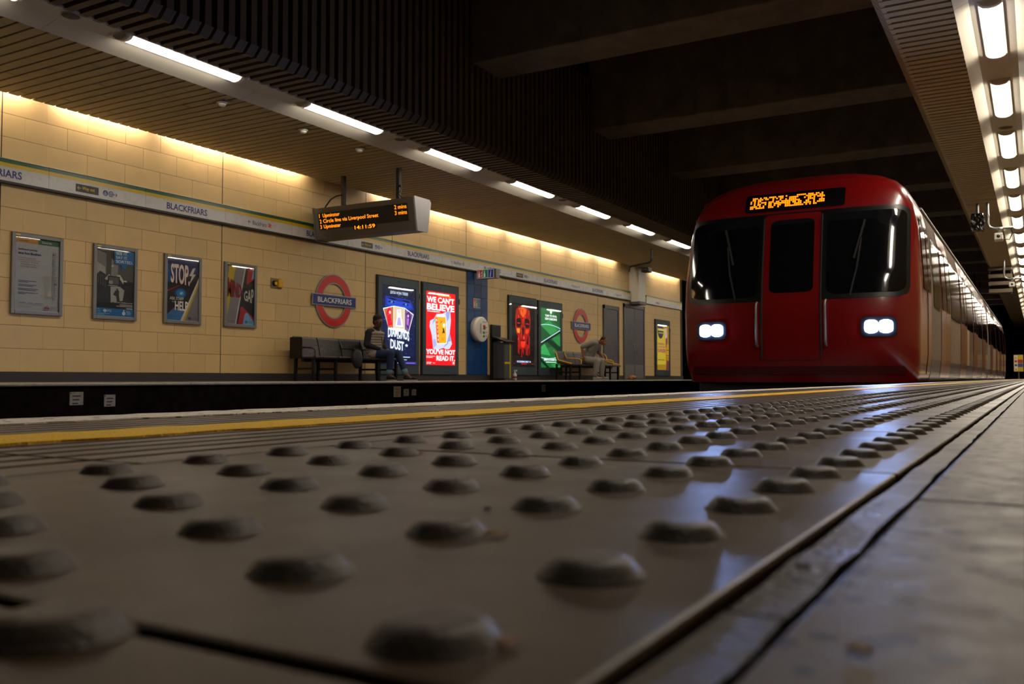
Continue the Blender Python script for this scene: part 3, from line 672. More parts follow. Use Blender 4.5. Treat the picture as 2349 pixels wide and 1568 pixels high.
def d_dust(P):
    P.poly('0a1230', rect(0, 0, 1, 1)).poly('0c1740', rect(0, .10, 1, .80)).poly('16309a', [(.10, .86), (.85, .84), (.95, .72), (.55, .68), (.1, .73)]).poly('2044c0', [(.15, .84), (.50, .80), (.80, .82), (.90, .74), (.55, .72), (.15, .75)])
    for cx, cy in ((.28, .79), (.70, .775)):
        P.poly('070a1c', [(cx-.15, cy+.045), (cx+.10, cy+.02), (cx+.14, cy+.04), (cx, cy+.055)]); P.poly('0a1030', [(cx-.12, cy), (cx, cy+.022), (cx+.10, cy), (cx, cy-.022)]); P.disc('2a6ad0', (cx, cy), .035); P.disc('bcd4ff', (cx+.01, cy+.004), .010)
    P.text('d8e8ff', 'DITA VON TEESE', (.24, .895, .76, .93), .012).text('9a7ad8', 'presents', (.46, .875, .54, .885), 0)
    P.poly('e6e6f4', [(.03, .70), (.34, .745), (.66, .735), (.94, .66), (.78, .40), (.20, .44)])
    P.poly('b86a3a', [(.055, .69), (.325, .73), (.325, .46), (.19, .46)]).poly('dcc49a', [(.345, .735), (.645, .725), (.645, .46), (.345, .46)]).poly('7a5a78', [(.665, .72), (.91, .65), (.775, .42), (.665, .44)])
    P.poly('e01030', [(.16, .70), (.22, .72), (.27, .68), (.25, .60), (.31, .50), (.17, .48), (.15, .58), (.12, .64)]).disc('ffc0b8', (.225, .655), .035)
    P.poly('f6f2ff', [(.43, .70), (.55, .71), (.56, .62), (.62, .48), (.38, .48), (.43, .60)]).disc('e8d0c8', (.49, .675), .035).poly('c0a8e0', [(.46, .60), (.53, .60), (.56, .50), (.43, .50)])
    P.poly('4a1a80', [(.70, .66), (.80, .69), (.86, .62), (.80, .52), (.78, .45), (.71, .50), (.74, .58)]).disc('d8b0d8', (.765, .63), .033).poly('c070e0', [(.74, .60), (.79, .60), (.77, .50), (.73, .52)])
    P.text('eaf2ff', 'DIAMONDS', (.17, .335, .80, .46), .03, warp=lambda x, y: (x, y + .45*(.25-(x-.5)**2)*2 - .30*x)).text('eaf2ff', 'and', (.43, .325, .57, .355), .02).text('eaf2ff', 'DUST', (.24, .20, .64, .32), .03, warp=lambda x, y: (x, y - .25*x))
    P.poly('eaf2ff', [(.72+.055*(1 if i % 2 == 0 else .42)*math.sin(PI*i/5), .245+.026*(1 if i % 2 == 0 else .42)*math.cos(PI*i/5)) for i in range(10)])
    rr = random.Random(3)
    for i in range(60): P.disc('7ab0ff', (rr.random()*.94+.03, rr.random()*.9+.05), .004+.003*rr.random())
    P.poly('b8d4ff', rect(.20, .088, .40, .098)).poly('b8d4ff', rect(.44, .088, .80, .098)).poly('b8d4ff', rect(.30, .055, .70, .062))
    P.poly('202a70', rect(0, .0, 1, .035)).poly('d8c8ff', rect(.36, .012, .54, .024)).poly('8060d0', rect(.68, .012, .95, .022))
def d_butter(P):
    R_ = 'f0121a'
    P.poly(R_, rect(0, 0, 1, 1)).text('8a0a10', 'WATERSTONES', (.06, .945, .38, .962), .01).text('ffd040', 'BOOK OF THE YEAR', (.40, .943, .84, .962), .012)
    P.text('fff8fa', 'WE CAN’T', (.03, .85, .96, .93), .04).text('fff8fa', 'BELIEVE', (.03, .745, .96, .835), .04).poly('fff0f0', rect(.05, .722, .46, .733))
    P.poly('cdd4f0', [(.35, .70), (.55, .71), (.66, .74), (.82, .76), (.84, .62), (.80, .45), (.88, .30), (.80, .23), (.68, .22), (.58, .24), (.40, .21), (.24, .22), (.20, .40), (.12, .52), (.14, .60), (.26, .63)])
    P.poly('9ba6d6', [(.35, .70), (.30, .60), (.20, .55), (.26, .63)]).poly('9ba6d6', [(.66, .74), (.70, .60), (.78, .66), (.82, .76)]).poly('a8b2e0', [(.24, .22), (.36, .28), (.30, .36), (.22, .34)]).poly('8e9ace', [(.58, .24), (.70, .32), (.84, .34), (.80, .45), (.74, .30)]).poly('f6f8ff', [(.40, .69), (.60, .70), (.64, .66), (.36, .655)])
    P.poly('ffffff', [(.29, .66), (.67, .665), (.70, .30), (.36, .285)]).poly('f4a81c', [(.29, .66), (.66, .665), (.685, .31), (.36, .295)]).poly('e0321c', [(.315, .645), (.375, .645), (.435, .31), (.375, .31)])
    for i, ch in enumerate('BUTTER'): P.text('ffe8d0', ch, (.327+.0105*i*1.15, .597-.054*i, .371+.0105*i*1.15, .632-.054*i), .02)
    P.disc('fff6e0', (.60, .55), .05).poly('1c1712', [(.55, .52), (.60, .50), (.63, .44), (.57, .45)]).poly('1c1712', [(.54, .47), (.58, .46), (.55, .42)]).poly('7a4a10', rect(.47, .60, .56, .604)).poly('1c1712', line((.47, .575), (.52, .60), .008)).poly('b86a10', rect(.50, .37, .62, .376)).poly('b86a10', rect(.50, .35, .60, .356))
    P.text('fff8fa', 'YOU’VE NOT', (.0, .145, .985, .215), .04).text('fff8fa', 'READ IT.', (.34, .06, .975, .13), .04)
    P.poly('ffd8d8', rect(.01, .115, .30, .123)).poly('ffd8d8', rect(.01, .098, .22, .106)).poly('ffd8d8', rect(.02, .032, .18, .040)).poly('ffd8d8', rect(.02, .016, .16, .023)).poly('ffd8d8', rect(.22, .024, .30, .03)).poly('ffd8d8', rect(.90, .016, .96, .05))
def d_skull(P):
    P.poly('0c0808', rect(0, 0, 1, 1)).poly('130a09', rect(0, .2, 1, .6))
    P.poly('9c120e', [(.20, .90), (.35, .96), (.62, .96), (.80, .90), (.84, .74), (.82, .60), (.78, .52), (.70, .48), (.66, .34), (.56, .30), (.42, .30), (.33, .35), (.29, .48), (.22, .52), (.17, .62), (.16, .76)])
    P.poly('e85a18', [(.30, .92), (.48, .95), (.66, .92), (.62, .84), (.50, .78), (.38, .84)]).poly('ff8a20', [(.22, .60), (.36, .61), (.36, .53), (.25, .54)]).poly('e83414', [(.62, .60), (.78, .60), (.74, .54), (.64, .55)]).poly('ff3a18', [(.40, .40), (.60, .40), (.56, .31), (.44, .31)])
    P.poly('160605', [(.21, .74), (.28, .78), (.40, .76), (.43, .68), (.36, .62), (.21, .63)]).poly('160605', [(.58, .76), (.70, .78), (.79, .74), (.79, .63), (.63, .62), (.57, .68)]).poly('120505', [(.45, .60), (.50, .64), (.56, .60), (.54, .51), (.47, .51)])
    P.poly('ff2818', rect(.25, .685, .37, .695)).poly('ff2818', rect(.62, .683, .76, .693)).poly('3a0806', rect(.37, .415, .64, .428))
    rr = random.Random(5)
    for i in range(70):
        x, y = rr.uniform(.24, .76), rr.uniform(.34, .93)
        if (.20 < x < .44 or .56 < x < .80) and .61 < y < .79 or .44 < x < .57 and .50 < y < .65: continue
        P.poly(rr.choice(('e8401a', '5a0a08', 'ff7a1e', '3a0606', 'd02014')), line((x, y), (x+rr.uniform(-.03, .03), y-rr.uniform(.02, .06)), .012))
    for i in range(14):
        x = .25+.038*i; y1 = .50 if i in (0, 1, 12, 13) else .36; P.poly('b81410', rect(x, .15+.16*rr.random(), x+.016, y1))
    P.text('c8d8ff', 'IN CINEMAS MAY 14', (.20, .068, .80, .098), .02).poly('d02018', rect(.38, .045, .62, .054)).poly('a01812', rect(.05, .046, .10, .054)).poly('a01812', rect(.83, .046, .94, .054))
def d_turf(P):
    P.poly('1f6a34', rect(0, 0, 1, 1)).poly('2f8f48', [(0, .70), (.45, .80), (.85, .64), (.50, .55)]).poly('174f28', [(0, .70), (.50, .55), (.9, .38), (0, .30)]).poly('2a8040', [(.55, .50), (1, .34), (1, .55)]).poly('0d2c18', [(.3, .44), (1, .24), (1, .36), (.5, .47)]).poly('36a052', [(0, .34), (.2, .40), (.5, .20), (0, .22)]).poly('246f38', [(0, .86), (.35, .80), (0, .74)]).poly('174f28', [(.55, .80), (1, .70), (1, 1), (.8, 1)])
    P.poly('0a2414', [(0, .16), (.45, 0), (.3, 0), (0, .10)]).poly('2f8f48', [(.5, .05), (1, .10), (1, .02), (.7, 0)])
    P.poly('0b1a12', line((-.0, .385), (1.0, .62), .045)).poly('c8ecf6', line((0, .41), (1.0, .645), .014))
    for c, sg in ((.70, 1), (.235, -1)):
        pts = [(x/12, c + sg*.055*(1-((x/12-.35)/.65)**2) - .03) for x in range(13)]
        for a, b in zip(pts, pts[1:]): P.poly('c8ecf6', line(a, b, .010))
    P.text('f4fff8', 'TURF TO RIVAL', (.20, .855, .80, .89), .03).text('f4fff8', 'KEW GARDENS', (.20, .80, .80, .84), .03).text('f4fff8', 'EMIRATES STADIUM TOUR', (.14, .115, .86, .15), .03).poly('e0ffe8', rect(.24, .084, .76, .096))
    P.poly('f4fff8', [(.45, .96), (.55, .96), (.55, .93), (.50, .905), (.45, .93)])
def d_gold(P):
    P.poly('b98a1c', rect(0, 0, 1, 1)).poly('e0c038', rect(0, .12, .72, .92)).disc('3a3348', (.30, .88), .30).poly('e8d060', rect(.08, .87, .64, .92)).poly('c8b060', rect(.14, .81, .56, .835))
    P.poly('8a2a70', [(.72, .50), (.85, .55), (.86, .72), (.75, .72)]).poly('d8a028', rect(.80, .30, 1, .58)).poly('7a3a40', [(.74, 0), (1, 0), (1, .20), (.80, .22)]).poly('5a3a10', rect(.78, .44, 1, .455)).poly('5a3a10', rect(.76, .32, 1, .335)).poly('d8c8b8', [(.62, .92), (.80, .95), (.85, .74), (.70, .70)])
    P.text('b01870', 'THIS MUSICAL IS', (.05, .555, .64, .60), .03).text('b01870', 'BIG-HEARTED, SUNNY', (.05, .49, .66, .53), .03).text('b01870', 'FLAWLESS!', (.05, .39, .68, .47), .04).poly('6a4010', rect(.05, .217, .32, .232)).poly('6a4010', rect(.37, .217, .64, .232))
lightbox(14.63, 16.10, .135, 2.18, 'dark blue lit advert with white card fan art behind the seated person', d_dust)
lightbox(16.19, 17.66, .135, 2.18, 'bright red lit advert for a yellow book', d_butter)
lightbox(19.96, 21.46, .135, 2.19, 'black lit advert with a dripping red skull', d_skull)
lightbox(21.54, 23.00, .135, 2.17, 'green lit advert showing striped turf', d_turf)
lightbox(30.25, 31.75, .135, 2.15, 'yellow lit advert beside the train', d_gold, BOX*.6)
# ------------------------------------------------------------------ roundels
def roundel(yc, zc, R, lab):
    t = thing('roundel_sign', lab, 'sign', (WX, yc, zc), 'round station name signs')
    def annulus(name, r0, r1, x0, x1, m_):
        o_, q_ = ring(0, 0, r0, r1, 48); o_, q_ = o_[:-1], q_[:-1]; n = 48; mb = MB()
        vs = [(x1, *p) for p in o_] + [(x1, *p) for p in q_] + [(x0, *p) for p in o_] + [(x0, *p) for p in q_]
        fs = []
        for i in range(n):
            j = (i+1) % n; fs += [(i, j, n+j, n+i), (2*n+i, 2*n+j, j, i), (n+i, n+j, 3*n+j, 3*n+i)]
        part(name, mb.add(vs, fs, m_), t)
    annulus('rim', R*.635, R, .01, .028, M['sil']); annulus('ring', R*.675, R*.96, .028, .032, M['red'])
    bw, bh = R*1.215, R*.215
    part('bar_rim', MB().box((.030, -bw, -bh), (.048, bw, bh), M['sil'], .004), t); b = part('bar', MB().box((.048, -bw+.018, -bh+.018), (.051, bw-.018, bh-.018), M['blue'], .001), t)
    m = MB(); put_text(m, 'BLACKFRIARS', (-bw*.77, -bh*.45, bw*.77, bh*.45), M['wht'], wallp, .0525, .014); part('lettering', m, b)
    for yy in (-.3, .3): part('bracket', MB().box((-.002, yy-.02, -.05), (.03, yy+.02, .05), M['sil']), t)
roundel(13.335, 1.535, .515, 'red ring station sign above the first bench'); roundel(24.25, 1.60, .515, 'red ring station sign above the stooping person')
# small yellow emergency box
t = thing('key_box', 'small yellow and black switch box on the wall tiles', 'box', (WX, 11.82, 1.735))
part('back_plate', MB().box((0, -.13, -.09), (.012, .13, .09), mat('plate_tan', '7a6a45', .6, var=.2, scale=20), .002), t)
k_ = part('knob', MB().lathe([(.05, .012), (.05, .03), (.03, .045), (.001, .046)], M['cable'], 18, 'x', (0, -.055, 0)), t); part('pointer', MB().box((.046, -.075, -.03), (.055, -.02, .02), M['yel'], .003), k_)
part('cover', MB().box((.012, .02, -.07), (.07, .12, .07), mat('key_yellow', 'd8a010', .35), .008), t)
# ------------------------------------------------------------------ train indicator board
bx0, bx1 = -11.46, -9.20; by = 12.55
t = thing('indicator_board', 'hanging train indicator board with amber departure lines', 'display board', (-10.33, by, 2.60))
W2 = (bx1-bx0)/2
pr = [(-.04, .56), (.06, 0), (.34, 0), (.44, .52), (.40, .56)][::-1]
part('casing', MB().prism(pr, 'x', -W2, W2, M['board']), t)
def bp(u, v, off):       # tilted front face
    yy = -.04 + (.56-v)*.10/.56; return (u, yy - off, v - off*.18)
part('end_cap', MB().prism([(-.05, .575), (.05, -.012), (.35, -.012), (.45, .53), (.40, .575)][::-1], 'x', W2, W2+.03, mat('board_side', '8d8a8c', .45, metal=.2)), t)
part('end_cap', MB().prism([(-.05, .575), (.05, -.012), (.35, -.012), (.45, .53), (.40, .575)][::-1], 'x', -W2-.03, -W2, M['board']), t)
sc = part('screen', MB().add([bp(*p, .004) for p in rect(-W2+.09, .17, W2-.14, .47)], [(0, 1, 2, 3)], M['boardface']), t)
part('screen', MB().add([bp(*p, .004) for p in rect(-.25, .11, .28, .185)], [(0, 1, 2, 3)], M['boardface']), t)
am = mat('amber_led', 'ff8a10', .5, emit=2.2); m = MB()
for i, (a, b, c) in enumerate((('1', 'Upminster', '2 mins'), ('2', 'Circle line via Liverpool Street', '3 mins'), ('3', 'Upminster', ''))):
    v = .385 - i*.098; x0 = -W2+.12
    put_text(m, a, (x0, v, None, v+.068), am, bp, .008, .0); d = .012 if 'p' in b else 0
    put_text(m, b, (x0+.085, v-.018, x0+.085+(1.27 if i == 1 else .40), v+.068), am, bp, .008, .0)
    if c: put_text(m, c, (W2-.42, v, W2-.16, v+.068), am, bp, .008, .0)
put_text(m, '14:11:59', (-.21, .115, .25, .18), am, bp, .008, .008)
part('lettering', m, sc)
for u in (-.95, -.36, .22, .95): part('screw', MB().lathe([(.010, -.004), (.010, .004), (.001, .006)], M['cable'], 8, 'y', bp(u, .07 if abs(u) > .5 else .10, .0)), t)
for x in (-.62, .64): part('hanger_pole', MB().box((x-.035, .16, .56), (x+.035, .23, 1.2), M['cable'], .004), t)
part('top_rail', MB().box((-.95, .13, .555), (1.02, .27, .60), M['cable'], .006), t)
part('cable', MB().tube([(-.62, .15, .80), (-.75, .14, .79), (-.88, .14, .74), (-1.0, .14, .62), (-1.05, .15, .565)], .014, M['cable']), t)
part('cable', MB().tube([(.66, .15, .80), (.72, .13, .84), (.76, .12, .76), (.70, .12, .68), (.75, .14, .61), (.95, .14, .60)], .012, M['cable']), t)
part('drip_chain', MB().tube([(.5, .2, 0), (.49, .2, -.22)], .004, M['cable'], 6), t)
# smoke detectors
for y, lab in ((8.45, 'domed smoke detector by the first long far lamp'), (10.0, 'domed smoke detector by the second long far lamp'), (11.3, 'domed smoke detector before the hanging indicator board')):
    t = thing('smoke_detector', lab, 'smoke detector', (-9.38, y, CZ))
    part('mount', MB().box((-.11, -.06, -.006), (.11, .06, .0), M['alu'], .002), t); part('base', MB().lathe([(.07, -.006), (.07, -.022), (.055, -.03)], M['plastic'], 20), t); part('dome', MB().lathe([(.052, -.028), (.05, -.045), (.035, -.06), (.001, -.064)], M['plastic'], 20), t)
# ------------------------------------------------------------------ help point, projecting sign, small signs
t = thing('help_point', 'round white help point on the blue tiles', 'help point', (WX+.024, 18.46, 1.22))
part('drum', MB().lathe([(.29, 0), (.29, .05), (.305, .06), (.305, .15), (.29, .165), (.27, .17), (.001, .172)], M['plastic'], 40, 'x'), t)
part('seam', MB().lathe([(.308, .085), (.308, .092)], mat('seam_tan', '9a7a5a', .5), 40, 'x'), t)
part('speaker_slots', MB().box((.172, -.11, -.10), (.176, -.05, .14), mat('slot_grey', '9b9a94', .6), .003), t)
part('call_button', MB().box((.172, .03, .0), (.18, .12, .11), mat('button_red', 'a02018', .4), .004), t); part('call_button', MB().lathe([(.035, .172), (.035, .18), (.001, .182)], mat('button_green', '1a7a34', .4), 18, 'x', (0, .06, -.07)), t); part('call_button', MB().lathe([(.028, .172), (.028, .18), (.001, .182)], M['dark'], 18, 'x', (0, .06, -.16)), t)
m = MB(); put_text(m, 'Help Point', (-.0, .155, .19, .20), M['dark'], wallp, .175, .01)
for v in (.04, -.075, -.165): m.add([wallp(*q, .175) for q in rect(.13, v+.008, .21, v+.02)], [(0, 1, 2, 3)], M['dark'])
part('lettering', m, t)
def tri_sign(name, lab, loc, wd, hh, plane, depth, e=.25):
    t = thing(name, lab, 'sign', loc)
    if plane is frontp: part('casing', MB().box((0, 0, 0), (wd+.06, depth, hh), M['alu'], .005), t)
    else: part('casing', MB().box((0, 0, 0), (depth, wd, hh), M['alu'], .003), t)
    P = Print(wd, hh, e, plane); P.poly('d9d9d6', rect(.01, .03, .99, .97))
    for i, c in enumerate(('c02020', '12803a', '1a2a8a')):
        a = .03+.32*i; P.poly(c, rect(a, .08, a+.29, .92))
        if i < 2: P.poly('f0f0ea', rect(a+.06, .15, a+.15, .55)); P.poly('f0f0ea', rect(a+.085, .5, a+.12, .82))
        if i == 0:
            for j in range(2): P.poly('f0f0ea', line((a+.20, .2+.3*j), (a+.26, .40+.3*j), .03))
    P.text('f0f0ea', 'i', (.77, .15, .85, .85), .02, shear=.2)
    P.build(t, (0, -.001, 0) if plane is frontp else (depth+.001, 0, 0)); return t
tri_sign('projecting_sign', 'projecting red, green and blue emergency sign over the blue tiles', (WX+.095, 18.36, 2.43), .48, .225, frontp, .16)
tri_sign('wall_sign', 'small red, green and blue plate above the help point', (WX+.024, 18.30, 1.735), .33, .24, wallp, .006, 0)
# black recycling post and spray bottle
t = thing('bag_stand', 'tall black bag stand with yellow stripes', 'bin', (WX+.26, 19.30, 0))
part('post', MB().box((-.25, -.20, .02), (-.19, .24, 1.38), M['steelblk'], .02), t); part('base', MB().box((-.25, -.24, 0), (.20, .27, .03), M['steelblk'], .008), t)
part('lid', MB().prism([(-.22, 1.02), (.20, .92), (.21, .95), (-.18, 1.08)], 'y', -.22, .26, M['steelblk']), t)
part('bag_body', MB().box((-.19, -.17, .03), (.15, .22, .93), mat('bag_grey', '3d3c3c', .5), .02), t)
part('stripe', MB().box((.15, .08, .05), (.156, .12, .93), M['yel']), t); part('stripe', MB().box((.15, -.16, .40), (.157, .09, .45), M['yel']), t)
t = thing('spray_bottle', 'small white bottle standing beside the black bag stand', 'bottle', (WX+.32, 19.80, 0))
part('bottle', MB().lathe([(.045, 0), (.05, .02), (.05, .14), (.02, .19), (.017, .22)], M['plastic'], 18), t); part('trigger', MB().box((-.02, -.02, .22), (.06, .02, .26), M['plastic'], .005), t); part('label', MB().lathe([(.0505, .05), (.0505, .11)], mat('label_red', '9a4a3a', .5), 18), t)
t = thing('crumpled_bag', 'crumpled orange bag on the platform by the double door', 'bag', (WX+.55, 26.9, 0))
bm = bmesh.new(); bmesh.ops.create_icosphere(bm, subdivisions=3, radius=.13)
for v in bm.verts: v.co *= random.uniform(.8, 1.1); v.co.z = max(0, v.co.z*.7+.06); v.co.y *= 1.5
part('bag', MB().bm(bm, mat('bag_orange', '8a5a20', .6)), t)
# ------------------------------------------------------------------ benches
def bench(yc, n, sw, lab, arm, yellow):
    L_ = n*sw; t = thing('platform_bench', lab, 'bench', (WX+.16, yc, 0))
    y0 = -L_/2; am_ = M['yrail'] if yellow else M['steelblk']
    for i in range(n):
        a, b = y0+i*sw+.012, y0+(i+1)*sw-.012
        s = MB(); P = [(.18, .43), (.30, .415), (.55, .425), (.62, .44), (.645, .425), (.64, .40), (.60, .405), (.30, .395), (.17, .41)]
        s.prism(P, 'y', a, b, M['perf']); part('seat', s, t)
        s = MB(); P = [(.17, .45), (.20, .44), (.12, .76), (.10, .80), (.07, .79), (.09, .75)]
        s.prism(P[::-1], 'y', a, b, M['perf']); part('backrest', s, t)
    part('beam', MB().box((.30, y0, .34), (.37, -y0, .40), M['steelblk'], .005), t)
    for f in ((.04, .33) if n < 5 else (.04, .30)):
        for s_ in (-1, 1):
            y = s_*(L_/2 - f*1.0 if f < .1 else L_/2-.62)
            for x in (.14, .56): part('leg', MB().box((x-.025, y-.025, 0), (x+.025, y+.025, .40 if x > .3 else .44), M['steelblk'], .004), t)
            part('foot_rail', MB().box((.14, y-.02, .20), (.56, y+.02, .235), M['steelblk'], .004), t)
    for i in arm:
        y = y0 + i*sw
        part('armrest', MB().tube([(.11, y, .77), (.19, y, .60), (.28, y, .60), (.56, y, .585), (.63, y, .55), (.635, y, .44)], .016, am_, 8), t)
    if not yellow:
        part('end_panel', MB().box((.05, y0-.025, .40), (.34, y0, .78), M['steelblk'], .01), t)
    else:
        for s_ in (-1, 1): part('end_loop', MB().tube([(.06, s_*L_/2, .80), (.14, s_*L_/2, .74), (.20, s_*L_/2, .55), (.62, s_*L_/2, .44)], .022, am_, 8), t)
    return t
bench(13.20, 4, .61, 'black perforated steel bench under the first red ring sign', (0, 2, 3, 4), False)
bench(23.75, 6, .55, 'steel bench with yellow rails under the second red ring sign', (1, 3, 4, 5), True)
# dark bag hanging on the first bench
t = thing('hanging_bag', 'dark bag slung from the middle of the black bench', 'bag', (WX+.90, 12.98, 0))
bm = bmesh.new(); bmesh.ops.create_icosphere(bm, subdivisions=3, radius=.5)
for v in bm.verts: v.co = Vector((v.co.x*.14, v.co.y*.26, v.co.z*.34*(1.15 if v.co.z < 0 else .9) + .42)); v.co += Vector((random.uniform(-.006, .006),)*3)
part('pouch', MB().bm(bm, mat('bag_black', '181716', .7), True), t); part('strap', MB().tube([(0, -.03, .55), (-.07, -.02, .60), (-.10, -.02, .56)], .012, MATS['bag_black']), t)
# ------------------------------------------------------------------ cameras on brackets and other hung fittings
def cctv(loc, lab, drop, reach, sgn=1):
    t = thing('security_camera', lab, 'camera', loc)
    part('pole', MB().tube([(0, 0, 0), (0, 0, -drop+.12), (sgn*.03, 0, -drop+.04), (sgn*.12, 0, -drop), (sgn*reach, 0, -drop)], .027, M['alu'], 10).tube([(0, 0, -drop*.45), (0, 0, -drop*.55)], .036, M['alu'], 10), t)
    part('clamp', MB().lathe([(.05, -.05), (.05, .05)], M['alu'], 12, 'x', (sgn*reach*.5, 0, -drop-.03)), t)
    c = part('housing', MB().box((sgn*reach*.45-.09, -.20, -drop-.26), (sgn*reach*.45+.07, .14, -drop-.12), M['plastic'], .02), t)
    part('lens', MB().lathe([(.035, -.20), (.035, -.205), (.001, -.206)], M['tglass'], 14, 'y', (sgn*reach*.45-.01, 0, -drop-.19)), c)
    part('cable', MB().tube([(sgn*reach*.9, 0, -drop), (sgn*reach*.98, 0, -drop-.12), (sgn*reach*.85, .05, -drop-.24), (sgn*reach*.65, .08, -drop-.22), (sgn*reach*.5, .1, -drop-.19)], .010, M['cable'], 8), t)
cctv((-.84, 21.5, CZ+.02), 'camera on a bent grey bracket under the near ceiling slats', .58, .46)
cctv((-.84, 32.2, CZ+.02), 'smaller camera on a bracket farther down the near ceiling', .62, .5)
t = thing('security_camera', 'camera on a dark pole in front of the boxed duct', 'camera', (-9.5, 24.4, CZ+.02))
part('pole', MB().tube([(0, 0, 0), (0, 0, -.32), (-.05, 0, -.40), (-.75, .2, -.46)], .028, M['cable'], 8), t); part('bracket', MB().tube([(-.75, .2, -.46), (-.78, .2, -.62)], .02, M['cable'], 8), t); h_ = part('housing', MB().box((-.35, .05, -.66), (-.12, .35, -.52), M['cable'], .02), t); part('lens', MB().lathe([(.04, .05), (.04, .045), (.001, .044)], M['tglass'], 12, 'y', (-.235, 0, -.59)), h_)
t = thing('wrapped_fitting', 'hanging fitting wrapped in a black plastic bag', 'lamp', (-1.03, 21.5, CZ+.02))
part('stem', MB().tube([(0, 0, 0), (0, 0, -.30)], .028, M['alu'], 10), t)
bm = bmesh.new(); bmesh.ops.create_cube(bm, size=1); bmesh.ops.subdivide_edges(bm, edges=bm.edges[:], cuts=7, use_grid_fill=True)
for v in bm.verts:
    r_ = 1 - .12*max(0, abs(v.co.z)-.35)/.15; v.co = Vector((v.co.x*.24*r_, v.co.y*.22*r_, v.co.z*.36-.42)) + Vector([random.uniform(-.012, .012) for _ in range(3)])
part('bag', MB().bm(bm, mat('bag_shiny', '0d0d0d', .25), False), t)
t = thing('ceiling_louvre', 'boxed louvre vent hanging below the near ceiling slats', 'vent', (-1.02, 34.5, CZ))
for i in range(4): part('louvre', MB().box((-.34, -.3+i*.1, -.24*i-.10), (.36, .0+i*.1, -.24*i+.02), M['fin'], .004), t)
part('casing', MB().box((-.30, .4, -.82), (.32, .7, 0), M['back']), t)
# cross girders at the far end; violet light is painted into their grey
t = thing('cross_girder', 'pale girders crossing over the tracks behind the train', 'girder', (-1.9, 47, 0))
for i in range(3): gy = i*4.48 + 1.0; part('hanger', MB().tube([(-.6, gy+.25, 4.3), (-.6, gy+.25, 5.06)], .03, M['rail'], 8), t); part('girder', MB().box((-3.6, gy, 4.05+.05*i), (.48, gy+.5, 4.32+.05*i), mat('girder', '6f6a80', .6, var=.3, scale=3), .02), t)
t = thing('warning_sign', 'tall yellow warning sign at the far platform end', 'sign', (-.93, 60.2, 0))
part('post', MB().tube([(0, .03, 0), (0, .03, 1.4)], .03, M['alu'], 8), t)
P = Print(.46, .94, 0, frontp); P.poly('d8b410', rect(0, 0, 1, 1)).poly('e8e4d8', rect(.02, .02, .40, .98))
for i, c in enumerate(('d8b410', '2a4aa0', 'b83020', 'd8b410')):
    P.poly(c, rect(.42, .03+.24*i, .98, .24+.24*i)); cc = ('d8b410', '2a4aa0', 'b83020', 'd8b410')[i]
    if i in (0, 3): P.poly(cc, [(.06, .05+.24*i), (.36, .05+.24*i), (.21, .22+.24*i)])
    else: P.disc(cc, (.21, .135+.24*i), .07)
part('plate', MB().box((-.25, 0, .43), (.25, .02, 1.41), M['alu'], .004), t); P.build(t, (-.23, -.002, .45))
# ------------------------------------------------------------------ train
TC, YN = -2.645, 11.5
WZ = [(.0, 1.40), (.12, 1.425), (.35, 1.45), (.9, 1.46), (1.3, 1.46), (1.9, 1.425), (2.2, 1.37), (2.4, 1.28), (2.52, 1.17), (2.61, 1.0), (2.68, .76), (2.72, .5), (2.745, .22)]
YZ = [(.0, .10), (.2, .03), (.5, 0), (.9, .0), (1.3, .05), (2.0, .19), (2.3, .27), (2.45, .35), (2.6, .50), (2.68, .66), (2.72, .82), (2.745, 1.0)]
def interp(T, z):
    if z <= T[0][0]: return T[0][1]
    for (a, b), (c, d) in zip(T, T[1:]):
        if z <= c: return b + (d-b)*(z-a)/(c-a)
    return T[-1][1]
ND, NE = .42, 4.2
def front_y(x, z):
    r = min(.9999, abs(x)/interp(WZ, z)); return interp(YZ, z) + ND*(1-(1-r**NE)**(1/NE))
def fpt(x, z, off=0):
    e = .004; p = Vector((x, front_y(x, z), z))
    if not off: return p
    dx = Vector((2*e, front_y(x+e, z)-front_y(x-e, z), 0)); dz = Vector((0, front_y(x, z+e)-front_y(x, z-e), 2*e))
    n = dx.cross(dz); n.normalize()
    if n.y > 0: n = -n
    return p + n*off
def fpatch(x0, x1, z0, z1, off, r=.06, nx=14, nz=16, skew=0):
    vs = []; hh = z1-z0; zs = sorted(set([z0+hh*i/nz for i in range(nz+1)] + [z0+r*k/4 for k in range(5)] + [z1-r*k/4 for k in range(5)]))
    for z in zs:
        d = min(z-z0, z1-z); ins = r - math.sqrt(max(0, r*r-(r-d)**2)) if d < r else 0
        for i in range(nx+1):
            a, b = x0+ins, x1-ins; vs.append(fpt(a+(b-a)*i/nx, z, off))
    n = nx+1; return vs, [(j*n+i, j*n+i+1, (j+1)*n+i+1, (j+1)*n+i) for j in range(len(zs)-1) for i in range(nx)]
def side_x(z): return interp(WZ, z)
def spatch(y0, y1, z0, z1, off, r=.04, sgn=1):
    vs = []; zs = sorted(set([z0+(z1-z0)*i/8 for i in range(9)] + [z0+r*k/3 for k in range(4)] + [z1-r*k/3 for k in range(4)]))
    for z in zs:
        d = min(z-z0, z1-z); ins = r - math.sqrt(max(0, r*r-(r-d)**2)) if d < r else 0
        for y in (y0+ins, y1-ins): vs.append((sgn*(side_x(z)+off), y, z))
    return vs, [(j*2, j*2+1, j*2+3, j*2+2) for j in range(len(zs)-1)]
train = thing('train', 'red fronted underground train standing at the near platform', 'train', (TC, YN, 0))
cab = MB(); ring_n = 40; lev = [.0, .06, .12, .2, .35, .5, .7, .9, 1.1, 1.3, 1.5, 1.7, 1.9, 2.05, 2.2, 2.3, 2.4, 2.46, 2.52, 2.57, 2.61, 2.65, 2.68, 2.7, 2.72, 2.735, 2.745]
